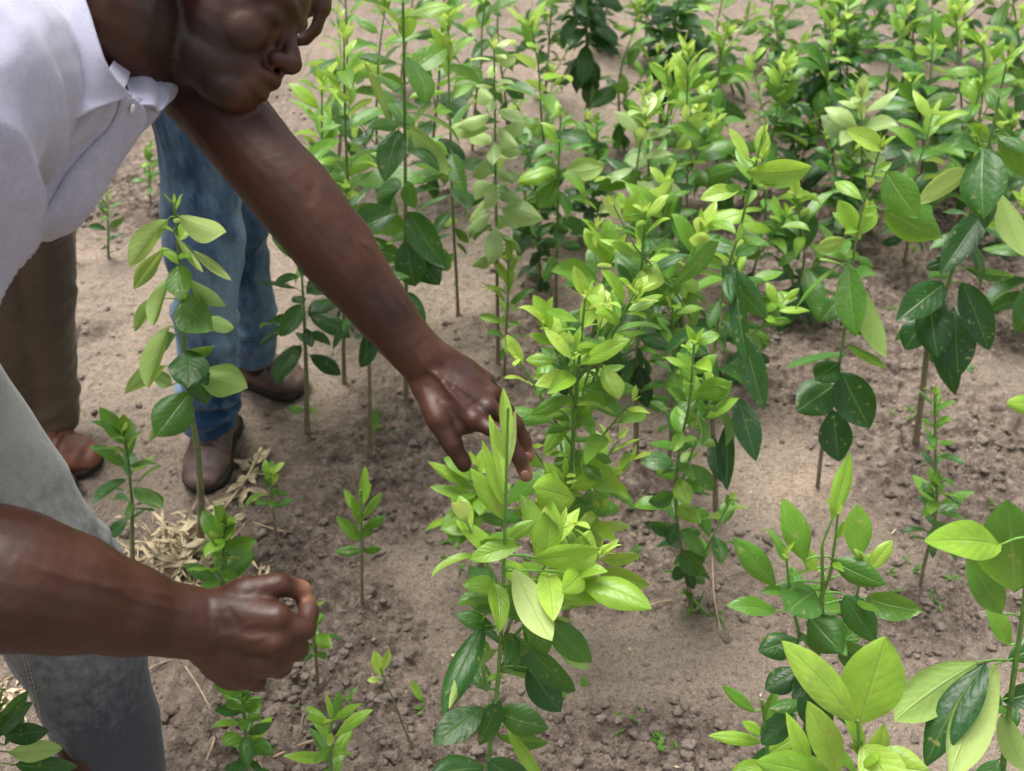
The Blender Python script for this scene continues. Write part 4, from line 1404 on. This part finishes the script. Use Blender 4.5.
def bystander(label, legs, sh_mid, arms, headc, face, trouser, shoes, mats, sleeves="knit", seed=1, skirt=None):
    legs = [([*t[0], l[2]], [r * .62 for r in t[1]] + [.032]) for t, l in zip(trouser, legs)]
    hips = [l[0][0] for l in legs]
    hm = (hips[0] + hips[1]) / 2
    root = empty("person", (hm[0], hm[1], 0), label, "person")
    mb = MB()
    for l in legs:
        tube(mb, l[0], l[1], 14, 5)
    tube(mb, [hm + V3(0, 0, -.06), hm + V3(0, 0, .08), (hm + sh_mid) / 2, sh_mid - V3(0, 0, .05)], [.12, .115, .125, .13], 18, 5)
    lat = nrm(arms[0][0] - arms[1][0])
    for a in arms:
        tube(mb, [sh_mid + (a[0] - sh_mid) * .3, a[0], a[1], a[2]], [.07, .056, .040, .027], 14, 5)
        d = nrm(a[2] - a[1])
        if len(a) > 3:
            d = nrm(a[3] - a[2])
        bk = nrm(a[0] - sh_mid) * .5 + nrm(face) * .5
        tips = relaxed_hand(mb, a[2], d, bk, face)
    ax = [nrm(face), nrm(np.cross([0, 0, 1], face)), nrm(np.cross(face, np.cross([0, 0, 1], face)))]
    W = head_solids(mb, headc, ax)
    tube(mb, [sh_mid - V3(0, 0, .06), W(-.02, 0, -.10), W(-.015, 0, -.03)], [.062, .056, .056], 16, 5)
    for l, s_ in zip(legs, shoes):
        tube(mb, [l[0][-1], V3(*((np.array(s_[0]) + np.array(s_[1])) / 2), .045)], [.034, .03], 12, 3)
    link("body", remeshed(mb, "body", M["skin"], .0042, 3), root)
    for o in (-.031, .031):
        e = MB()
        ell(e, W(.0785, o, .003), (.0105,) * 3)
        link("eye", e.mesh("eye", M["eye"]), root)
    hb = MB()
    ell(hb, W(-.014, 0, .045), (.1, .079, .086), ax)
    link("hair", hb.mesh("hair", M["hair"]), root)
    # clothes
    tb = MB()
    for pts, rad in trouser:
        tube(tb, pts, rad, 22, 6)
    tube(tb, [hm + V3(0, 0, -.04), hm + V3(0, 0, .10)], [(.12, .12), (.13, .13)], 22, 4)
    link("trousers", remeshed(tb, "trousers", M[mats[0]], .0055, 3, cloth_disp(.012, 9, 5.5, seed, (.15, .07, .010 if seed == 3 else .004), (.45, .18, .008 if seed == 3 else .003))), root)
    sb = MB()
    tube(sb, [hm + V3(0, 0, .02), hm + V3(0, 0, .12), (hm + sh_mid) / 2, sh_mid - V3(0, 0, .03)], [.155, .15, .155, .15], 22, 5)
    for a in arms:
        tube(sb, [sh_mid + (a[0] - sh_mid) * .2, a[0], a[0] * .35 + a[1] * .65], [.09, .075, .062], 18, 5)
    link("shirt", remeshed(sb, "shirt", M[sleeves], .007, 4, cloth_disp(.006, 7, 5, seed + 5)), root)
    for s_ in shoes:
        shoe(root, s_[0], s_[1], float(ground_z(s_[0][0], s_[0][1], False)) - .004, mats[1], laces=s_[2])
    return root


def build_bystanders():
    # blue jeans
    h1, h2 = V3(-.615, 1.65, .92), V3(-.515, 1.77, .92)
    k1, k2 = PY(198, 215, 1.59), PY(247, 215, 1.77)
    a1, a2 = V3(-.652, 1.57, .09), V3(-.60, 1.76, .09)
    shm = V3(-.56, 1.72, 1.44)
    armL = [shm + V3(.13, .14, -.03), V3(-.32, 1.82, 1.15), V3(-.300, 1.66, 1.045), V3(-.310, 1.61, .94)]
    armR = [shm + V3(-.13, -.14, -.03), V3(-.80, 1.60, 1.17), V3(-.78, 1.46, 1.02)]
    c1 = [PY(191, 100, 1.61), PY(198, 170, 1.60), PY(204, 240, 1.585), PY(206, 310, 1.57), PY(208, 370, 1.56), PY(208, 405, 1.555), PY(208, 418, 1.55)]
    c2 = [PY(228, 120, 1.76), PY(247, 190, 1.765), PY(246, 250, 1.765), PY(250, 300, 1.76), PY(252, 335, 1.755), PY(253, 352, 1.75)]
    tr = [([h1, c1[0], c1[1], c1[2], c1[3], c1[4], c1[5], c1[6]], [.085, .078, .071, .068, .064, .056, .053, .052]),
          ([h2, c2[0], c2[1], c2[2], c2[3], c2[4], c2[5]], [.085, .072, .058, .053, .050, .047, .045])]
    g1, g2 = G(201, 494), G(302, 390)
    bystander("standing person in faded blue jeans and brown leather shoes, one hand hanging",
              [[h1, k1, a1], [h2, k2, a2]], shm, [armL, armR], V3(-.53, 1.68, 1.66), V3(.55, -.75, -.25), tr,
              [((-.652, 1.655), (g1[0], g1[1] + .005), False), ((-.672, 1.80), (g2[0] + .01, g2[1] - .01), True)], ("blue", "shoe"), seed=3)
    # brown trousers
    h1, h2 = V3(-.95, 1.70, .92), V3(-1.09, 1.72, .92)
    kk = PY(32, 255, 1.66)
    k2 = PY(-8, 265, 1.62)
    a1, a2 = V3(-1.0, 1.60, .09), V3(-1.10, 1.52, .09)
    shm = V3(-1.06, 1.75, 1.44)
    tr = [([h1, PY(22, 170, 1.67), kk, PY(36, 330, 1.64), PY(44, 385, 1.61), PY(50, 415, 1.58)], [.095, .082, .080, .078, .068, .062]),
          ([h2, PY(-30, 180, 1.64), k2, PY(-2, 340, 1.59), PY(8, 400, 1.56), PY(14, 430, 1.54)], [.095, .080, .076, .072, .066, .060])]
    g = G(100, 466)
    gh = G(30, 462)
    bystander("standing person in brown trousers and chestnut leather shoes, half hidden behind the grey trouser leg",
              [[h1, kk, a1], [h2, k2, a2]], shm, [[shm + V3(0, -.19, -.03), V3(-1.02, 1.50, 1.15), V3(-.95, 1.46, .93)], [shm + V3(-.02, .19, -.03), V3(-1.1, 1.98, 1.15), V3(-1.05, 1.95, .92)]],
              V3(-1.03, 1.72, 1.66), V3(.9, -.2, -.3), tr,
              [((gh[0] - .03, gh[1] + .02), (g[0], g[1]), False), ((-1.20, 1.49), (-.93, 1.42), False)], ("brown", "shoe2"), seed=9)


def stitches(o, path, gap):
    "a double row of pale thread along a seam, laid on the cloth"
    from mathutils.bvhtree import BVHTree
    off = Vector((0, 0, 0))
    q = o
    while q is not None:
        off += q.location
        q = q.parent
    me = o.data
    bv = BVHTree.FromPolygons([v.co + off for v in me.vertices], [list(p.vertices) for p in me.polygons])
    mb = MB()
    cam_p = Vector((0, 0, CH))
    pts, _ = catmull([np.array([x, y, 0.]) for x, y in path], [0] * len(path), 14)
    for g in (0, gap):
        for a, b in zip(pts[::2], pts[1::2]):
            w = []
            for p in (a, b):
                r = Vector(P(p[0] + g, p[1], 1.0)) - cam_p
                h = bv.ray_cast(cam_p, r.normalized())
                if h[0] is not None:
                    w.append(np.array(h[0] + h[1] * .0006 * (1 if h[1].dot(r) < 0 else -1)))
            if len(w) == 2 and np.linalg.norm(w[0] - w[1]) < .03:
                tube(mb, w, [.0006, .0006], 5, 1)
    if mb.n:
        link("seam_stitching", mb.mesh("seam_stitching", M["straw"]), o)


def build_farmer():
    root = empty("person", (-.72, .78, 0), "bending man in a pale lavender shirt, reaching to a seedling, other hand in a fist", "person")
    hipL, hipR = P(-172, 256, 1.17), V3(-.82, .73, .93)
    shL, shR = P(112, -2, 1.06), P(-68, 120, .76)
    shm = (shL + shR) / 2
    hm = (hipL + hipR) / 2
    kneeL, ankL = P(42, 582, 1.385), G(112, 850, .09)
    kneeR, ankR = V3(-.76, .52, .50), V3(-.95, .50, .09)
    mb = MB()
    th = math.radians(27)
    upc, right = V3(0, SN, CS), V3(1, 0, 0)
    fwd = math.cos(th) * right - math.sin(th) * upc
    crown = math.sin(th) * right + math.cos(th) * upc
    left = np.cross(crown, fwd)
    ax = [fwd, left, crown]
    hc = P(204, -4, 1.0)
    W = head_solids(mb, hc, ax)
    tube(mb, [W(-.02, 0, .0), W(-.035, 0, -.06), P(95, 8, .93), P(40, 0, .95)], [.060, .062, .064, .064], 18, 6)
    tube(mb, [hm, (hm * .6 + shm * .4), (hm * .25 + shm * .75), shm + nrm(hm - shm) * .05], [.10, .09, .085, .06], 18, 6)
    tube(mb, [shL * .8 + shR * .2, shR * .8 + shL * .2], [.052, .052], 14, 4)
    # reaching arm
    tube(mb, [shm * .4 + shL * .6, shL, P(212, 100, 1.05), P(262, 160, 1.045), P(296, 199, 1.05), P(335, 250, 1.065), P(374, 300, 1.085), P(404, 338, 1.10), P(424, 360, 1.108)],
         [.065, .056, .045, .043, .0445, .042, .0350, .0300, .0295], 20, 6)
    tube(mb, [P(318, 196, 1.05), P(350, 232, 1.06), P(380, 278, 1.08)], [.016, .020, .015], 14, 5)      # forearm muscle
    wr = P(424, 360, 1.108)
    mcp = [P(474, 420, 1.088), P(487, 408, 1.098), P(489, 395, 1.118), P(484, 382, 1.138)]
    for m_, o in zip(mcp, ((-10, 16), (-2, 4), (8, -6), (14, -12))):
        w2 = P(428 + o[0] * .5, 364 + o[1] * .5, 1.108)
        tube(mb, [w2, (w2 + m_) / 2, m_], [.021, .018, .0135], 14, 5)
        ell(mb, m_ + V3(0, -.003, .003), (.0118, .0118, .0118))
    ell(mb, P(455, 392, 1.115), (.034, .030, .022))
    finger(mb, [mcp[0], P(507, 437, 1.07), P(519, 458, 1.075), P(526, 475, 1.085)], .0104, .0082)
    finger(mb, [mcp[1], P(514, 422, 1.10), P(524, 441, 1.11), P(528, 456, 1.118)], .0104, .0082)
    finger(mb, [mcp[2], P(506, 410, 1.13), P(514, 430, 1.14), P(515, 443, 1.147)], .0106, .0082)
    finger(mb, [mcp[3], P(500, 396, 1.155), P(508, 412, 1.165), P(510, 424, 1.17)], .0095, .0075)
    finger(mb, [P(424, 382, 1.105), P(438, 418, 1.085), P(452, 444, 1.085), P(464, 464, 1.09)], .0175, .0092)
    tube(mb, [P(440, 400, 1.095), P(455, 425, 1.09), P(470, 425, 1.09)], [.013, .009, .010], 10, 4)
    # tendons and veins on the back of the hand
    for m_, k in zip(mcp[:3], (0, 1, 2)):
        a = wr * .75 + m_ * .25
        off = nrm(np.array([0, 0, CH]) - m_)
        tube(mb, [a + off * .019, (a + m_) / 2 + off * .0165, m_ + off * .0095], [.002, .0032, .0035], 8, 4)
    # near arm and fist
    elb = P(-118, 556, .775)
    tube(mb, [shm * .4 + shR * .6, shR, (shR + elb) / 2, elb], [.07, .060, .054, .052], 18, 6)
    tube(mb, [elb, P(0, 579, .79), P(60, 592, .81), P(120, 608, .84), P(168, 619, .865), P(200, 624, .88)],
         [.052, .058, .051, .0405, .0325, .0315], 20, 6)
    w = P(202, 625, .88)
    mc = [P(276, 618, .868), P(276, 640, .868), P(262, 660, .882), P(244, 674, .90)]
    for m_, o in zip(mc, (-16, -4, 8, 20)):
        w2 = P(204, 625 + o, .882 + .004 * (o > 0))
        tube(mb, [w2, (w2 + m_) / 2, m_], [.0185, .019, .0145], 14, 5)
        ell(mb, m_, (.0125, .0125, .0125))
    ell(mb, P(245, 640, .893), (.040, .028, .030))
    ell(mb, P(236, 655, .905), (.036, .028, .026))
    ell(mb, P(268, 650, .90), (.026, .026, .022))
    ell(mb, P(236, 672, .91), (.024, .016, .020))
    finger(mb, [mc[0], P(303, 630, .878), P(309, 612, .895), P(304, 598, .91)], .0118, .0088)
    finger(mb, [mc[1], P(297, 650, .892), P(298, 632, .918), P(286, 624, .93)], .0118, .0090)
    finger(mb, [mc[2], P(280, 668, .905), P(282, 654, .93), P(270, 646, .94)], .0112, .0088)
    finger(mb, [mc[3], P(256, 682, .915), P(258, 668, .94), P(248, 660, .945)], .0100, .0080)
    finger(mb, [P(216, 606, .885), P(246, 592, .882), P(278, 585, .885), P(302, 590, .905)], .0165, .0092)
    tube(mb, [P(225, 606, .88), P(252, 606, .875), P(268, 612, .873)], [.015, .013, .010], 12, 4)
    offs = nrm(np.array([0, 0, CH]) - w)
    for q in ([(212, 612), (222, 617), (228, 610), (236, 621), (248, 628)], [(235, 640), (252, 636), (268, 634)]):
        tube(mb, [P(x, y, .885) + offs * .0235 for x, y in q], [.0018] * len(q), 8, 4)
    # legs under the jeans
    tube(mb, [hipL, kneeL, ankL], [.08, .055, .035], 16, 6)
    tube(mb, [hipR, kneeR, ankR], [.08, .055, .035], 16, 6)
    tube(mb, [hipL, hm, hipR], [.10, .12, .10], 16, 4)
    for a in (ankL, ankR):
        tube(mb, [a, a + V3(.10, -.02, -.045)], [.034, .026], 12, 3)
    tips = [P(526, 475, 1.085), P(528, 456, 1.118), P(304, 598, .91), P(302, 590, .905)]

    def palm(co):
        r = np.zeros(len(co))
        for t in tips:
            r = np.maximum(r, .85 * np.exp(-(np.linalg.norm(co - t, axis=1) / .013) ** 2))
        for t in (P(300, 612, .915), P(290, 606, .91)):
            r = np.maximum(r, .7 * np.exp(-(np.linalg.norm(co - t, axis=1) / .012) ** 2))
        return r

    def jaw_shade(co):  # mask for the painted face shade: jaw and cheeks, lips left out
        q = (co - hc) @ np.array(ax).T
        jaw = np.clip((-.018 - q[:, 2]) / .02, 0, 1) * np.clip((q[:, 2] + .12) / .03, 0, 1) * (np.abs(q[:, 0] - .04) < .09)
        lips = np.exp(-(((q[:, 0] - .095) / .016) ** 2 + ((q[:, 2] + .051) / .009) ** 2))
        return .8 * np.clip(jaw - lips, 0, 1) * np.clip((.122 - np.linalg.norm(co - hc, axis=1)) / .01, 0, 1) * np.clip((.088 - q[:, 0]) / .01, 0, 1)

    def wrinkle(co, no):
        rel = co - V3(0, 0, CH)
        dp_ = np.maximum(rel @ V3(0, CS, -SN), .05)
        px_ = 512 + rel[:, 0] / dp_ * F
        py_ = 385.5 - (rel @ V3(0, SN, CS)) / dp_ * F
        facing = -(no * rel).sum(1) / np.linalg.norm(rel, axis=1)
        d = .0003 * noise3(co * 45, 31) + .0002 * noise3(co * 140, 32)
        for pts, dep, wd in ((([(222, 616), (229, 611), (234, 619), (244, 626)]), .0045, .0030), ([(306, 178), (311, 194), (307, 212)], .0045, .008),
                             ([(410, 352), (420, 345), (432, 338)], .0015, .003),
                             # raised veins
                             ([(332, 205), (352, 240), (368, 262), (378, 290), (398, 318)], -.0030, .0026), ([(352, 240), (372, 250), (392, 290), (410, 315)], -.0026, .0024),
                             ([(412, 345), (426, 368), (440, 378), (452, 398)], -.0032, .0024), ([(434, 352), (450, 372), (470, 382)], -.0030, .0024), ([(440, 378), (460, 388)], -.002, .002),
                             ([(20, 560), (60, 575), (100, 585), (150, 604), (190, 612)], -.0034, .0032), ([(100, 585), (140, 590), (180, 600)], -.003, .003),
                             ([(212, 640), (232, 634), (252, 640), (270, 634)], -.003, .0025), ([(232, 634), (246, 626), (262, 622)], -.003, .0022),
                             # knuckle and wrist creases
                             ([(466, 408), (474, 404), (482, 398)], .002, .0018), ([(206, 600), (210, 620), (208, 650)], .0025, .0025), ([(296, 640), (304, 636), (310, 630)], .002, .0016),
                             ([(276, 577), (280, 584), (278, 592)], .002, .0016), ([(286, 664), (278, 676), (262, 684)], .003, .002), ([(196, 640), (200, 650), (203, 660)], .003, .005), ([(250, 603), (262, 606), (272, 605)], .002, .003)):
            best = np.full(len(co), 1e9)
            cp, _ = catmull([V3(x, y, 0) for x, y in pts], [0] * len(pts), 4)
            for a, b in zip(cp[:-1], cp[1:]):
                ab = (b - a)[:2]
                t = np.clip(((px_ - a[0]) * ab[0] + (py_ - a[1]) * ab[1]) / (ab @ ab + 1e-9), 0, 1)
                best = np.minimum(best, (px_ - a[0] - t * ab[0]) ** 2 + (py_ - a[1] - t * ab[1]) ** 2)
            ends = np.minimum((px_ - cp[0][0]) ** 2 + (py_ - cp[0][1]) ** 2, (px_ - cp[-1][0]) ** 2 + (py_ - cp[-1][1]) ** 2)
            k_ = np.exp(-best * (dp_ / F) ** 2 / wd ** 2) * np.clip(ends ** .5 / 14 + .15, 0, 1)
            d = d - dep * .45 * k_ * (dp_ < 1.3) * np.clip(facing * 3, 0, 1) * (.75 + .5 * noise3(co * 60, 77))
        return d
    link("body", remeshed(mb, "body", M["skin"], .0026, 5, wrinkle, (("palm", palm), ("jaw_shade", jaw_shade))), root)
    for y in (-.031, .031):
        e = MB()
        ell(e, W(.0755, y, .002), (.0105,) * 3)
        link("eye", e.mesh("eye", M["eye"]), root)
    hb = MB()
    ell(hb, W(-.016, 0, .045), (.0995, .080, .088), ax)
    link("hair", hb.mesh("hair", M["hair"]), root)
    for tip, prev in ((P(524, 471, 1.079), P(519, 458, 1.071)), (P(527, 453, 1.113), P(524, 441, 1.106))):
        nb = MB()
        d = nrm(tip - prev)
        off = nrm(np.array([0, -.1, CH]) - tip)
        off = nrm(off - d * off.dot(d))
        ell(nb, tip + off * .0072, (.0052, .0042, .0011), [d, np.cross(off, d), off], 10, 12)
        link("fingernail", nb.mesh("fingernail", M["nail"]), root)

    # shirt: a loft from the neckline to the hem
    lat = nrm(shR - shL)
    rings = []
    k0 = [(131, 97, .90), (122, 90, .875), (110, 74, .855), (98, 40, .845), (84, -2, .85), (60, -50, .87), (45, -85, .93), (60, -90, 1.0), (90, -60, 1.04), (114, 0, 1.04), (124, 45, 1.01), (130, 80, .96)]
    rings.append([P(*q) for q in k0])
    spec = [((156, 112), (25, -95), .955, .135), ((125, 151), (-30, -100), .955, .155), ((101, 192), (-80, -90), .95, .155), ((68, 218), (-130, -60), .955, .155),
            ((-4, 246), (-200, -20), .965, .145), ((-100, 262), (-270, 50), .98, .14), ((-160, 330), (-340, 130), 1.0, .14)]
    for f, b, d, s in spec:
        Fp, Bp = P(*f, d), P(*b, d)
        c, a = (Fp + Bp) / 2, (Fp - Bp) / 2
        rg = []
        for k in range(12):
            t = k * PI / 6
            ct, st = math.cos(t), math.sin(t)
            e = .85
            rg.append(c + a * math.copysign(abs(ct) ** e, ct) + lat * s * math.copysign(abs(st) ** e, st))
        rings.append(rg)
    rings = [r + [r[0]] for r in rings]

    def folds(U, V_, S):
        w_ = U * 2 * PI
        x, y = np.cos(w_) * 2.2, np.sin(w_) * 2.2
        a = noise3(np.stack([x * 1.6, y * 1.6, V_ * 2.2 + .6 * np.sin(w_)], -1), 41)
        b = noise3(np.stack([x * 3.6, y * 3.6, V_ * 3.5], -1), 42)
        c = 1 - np.abs(noise3(np.stack([x * 2.4 + V_ * 2, y * 2.4, V_ * 3.], -1), 43))
        k = np.clip(V_ * 4, 0, 1)
        return k * (.014 * a + .005 * b + .012 * (c - .6))
    sb = MB()
    S = patch(sb, rings, nu=96, nv=84, thick=.0012, disp=folds)
    shirt = link("shirt", sb.mesh("shirt", M["shirt"]), root)
    a, b = S.shape[:2]
    # button placket: a raised strip a little to the near side of the front edge
    nn = np.cross(np.gradient(S, axis=1), np.gradient(S, axis=0))
    nn /= np.linalg.norm(nn, axis=2)[..., None] + 1e-12
    cen = S.mean(1)[:, None]
    if ((S - cen) * nn).sum() < 0:
        nn = -nn
    i0, i1 = int(.035 * b), int(.10 * b)
    pk = MB()
    rows = [[S[r, q] + nn[r, q] * (.004 if q < i1 - 1 else .0015) for q in np.linspace(i0, i1, 5).astype(int)] for r in range(int(.02 * a), int(.62 * a), 6)]
    patch(pk, rows, 8, 60, .0015)
    link("placket", pk.mesh("placket", M["shirt"]), shirt)
    for r in (.07,):
        bb = MB()
        q = (i0 + i1) // 2
        ri = int(r * a)
        n_ = nn[ri, q]
        e1 = nrm(np.cross(n_, [0, 0, 1]))
        ell(bb, S[ri, q] + n_ * .0065, (.004, .004, .001), [e1, np.cross(n_, e1), n_], 8, 16)
        link("button", bb.mesh("button", M["button"]), shirt)
    # collar: the near flap lies on the shirt
    flat = S.reshape(-1, 3)
    nf = nn.reshape(-1, 3)
    rel = flat - V3(0, 0, CH)
    dep = rel @ V3(0, CS, -SN)
    sx = 512 + rel[:, 0] / dep * F
    sy = 385.5 - (rel @ V3(0, SN, CS)) / dep * F

    def on(px, py, off):
        dd = (sx - px) ** 2 + (sy - py) ** 2 + (np.maximum(0, dep - .93) * 400) ** 2
        k = int(dd.argmin())
        return P(px, py, dep[k]) + nrm(V3(0, 0, CH) - flat[k]) * off
    cb = MB()
    patch(cb, [[on(58, -45, .004), on(84, -2, .004), on(107, 66, .004), on(131, 96, .003)],
               [on(50, -45, .012), on(68, 15, .014), on(90, 80, .013), on(112, 103, .010)],
               [on(42, -40, .014), on(52, 35, .016), on(70, 92, .016), on(92, 112, .022)],
               [on(34, -38, .012), on(39, 24, .020), on(49, 80, .028), on(72, 121, .034)]], 30, 24, .0022,
          lambda U, V_, S_: .002 * np.sin(V_ * PI) * np.sin(U * 5))
    patch(cb, [[P(118, 52, .96), P(126, 46, .975), P(140, 50, .985), P(150, 60, .985)],
               [P(120, 70, .94), P(132, 70, .95), P(150, 76, .965), P(162, 84, .97)],
               [P(128, 92, .915), P(140, 94, .93), P(156, 98, .95), P(169, 98, .96)],
               [P(132, 99, .90), P(142, 106, .915), P(154, 110, .935), P(162, 110, .945)]], 24, 24, .0022,
          lambda U, V_, S_: .003 * np.sin(U * 9))
    link("collar", cb.mesh("collar", M["shirt"]), shirt)
    st = MB()
    patch(st, [[P(104, 78, .87), P(111, 64, .905), P(118, 52, .95)], [P(113, 84, .88), P(119, 70, .915), P(126, 52, .955)], [P(122, 92, .89), P(127, 80, .92), P(131, 60, .958)]], 16, 16, .002)
    link("collar_stand", st.mesh("collar_stand", M["shirt"]), shirt)
    # sleeves
    sl = MB()
    tube(sl, [shR * .75 + shL * .25, P(-62, 105, .755), P(-72, 170, .745), P(-98, 240, .745)], [.080, .080, .076, .072], 26, 8)
    tube(sl, [shL * .8 + shR * .2, P(118, 0, 1.06), P(160, 40, 1.07)], [.07, .068, .060], 22, 5)
    link("sleeve", remeshed(sl, "sleeve", M["shirt"], .004, 4,
         lambda co, no: .011 * (1 - 2 * np.abs(noise3(co * V3(16, 16, 6), 51))) + .003 * noise3(co * 26, 52)), shirt)
    # jeans
    tb = MB()
    tube(tb, [hipL, P(-66, 408, 1.27), P(48, 582, 1.385), P(92, 680, 1.45), P(112, 760, 1.50), ankL + V3(0, 0, .02)], [.105, .098, .094, .079, .076, .074], 28, 8)
    tube(tb, [hipR, (hipR + kneeR) / 2, kneeR, (kneeR + ankR) / 2, ankR + V3(0, 0, .02)], [.105, .096, .084, .074, .07], 24, 6)
    tube(tb, [hipL + V3(0, 0, .02), hm + V3(0, 0, .03), hipR + V3(0, 0, .02)], [.12, .135, .12], 22, 4)
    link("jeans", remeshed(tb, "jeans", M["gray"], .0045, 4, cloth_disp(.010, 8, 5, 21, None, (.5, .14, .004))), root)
    jeans = [o for o in root.children if o.name.startswith("jeans")][0]
    stitches(jeans, [(18, 640), (24, 660), (32, 690), (40, 725), (50, 765)], 3.4)
    # shoes stand just outside the picture
    shoe(root, (ankL[0] - .07, ankL[1] + .02), (ankL[0] + .21, ankL[1] - .03), 0.0, "shoe")
    shoe(root, (ankR[0] - .07, ankR[1] + .02), (ankR[0] + .21, ankR[1] - .03), 0.0, "shoe")


# ------------------------------------------------------------------ light
def build_light():
    w = bpy.data.worlds.new("World")
    scene.world = w
    w.use_nodes = True
    nt = w.node_tree
    bg = nt.nodes["Background"]
    sky = nt.nodes.new("ShaderNodeTexSky")
    sky.sky_type = "NISHITA"
    sky.sun_disc = False
    el, az = math.radians(70), math.radians(-35)        # from the upper left, slightly ahead
    sky.sun_elevation = el
    sky.sun_rotation = az
    sky.air_density = 1.0
    sky.dust_density = 6.0
    hs = nt.nodes.new("ShaderNodeHueSaturation")
    hs.inputs["Saturation"].default_value = .30
    nt.links.new(sky.outputs[0], hs.inputs["Color"])
    nt.links.new(hs.outputs[0], bg.inputs[0])
    bg.inputs[1].default_value = .075
    l = bpy.data.lights.new("sun", "SUN")
    l.energy = 1.35
    l.angle = math.radians(38)
    l.color = (1, .96, .9)
    o = bpy.data.objects.new("sun", l)
    COL.objects.link(o)
    d = Vector((math.sin(az) * math.cos(el), math.cos(az) * math.cos(el), math.sin(el)))
    o.rotation_euler = d.to_track_quat("Z", "Y").to_euler()
    vs = scene.view_settings
    vs.view_transform = "Standard"
    vs.look = "None"
    vs.gamma = 1
    vs.use_curve_mapping = False
    vs.exposure = EXPOSURE


EXPOSURE = 1.8
build_ground()
build_clods()
near_plants()
far_plants()
build_weeds()
build_litter()
build_bystanders()
build_farmer()
build_light()
scene.cycles.use_denoising = True
try:
    scene.cycles.denoiser = "OPENIMAGEDENOISE"
except Exception:
    pass
scene.cycles.max_bounces = 8
scene.cycles.transmission_bounces = 4
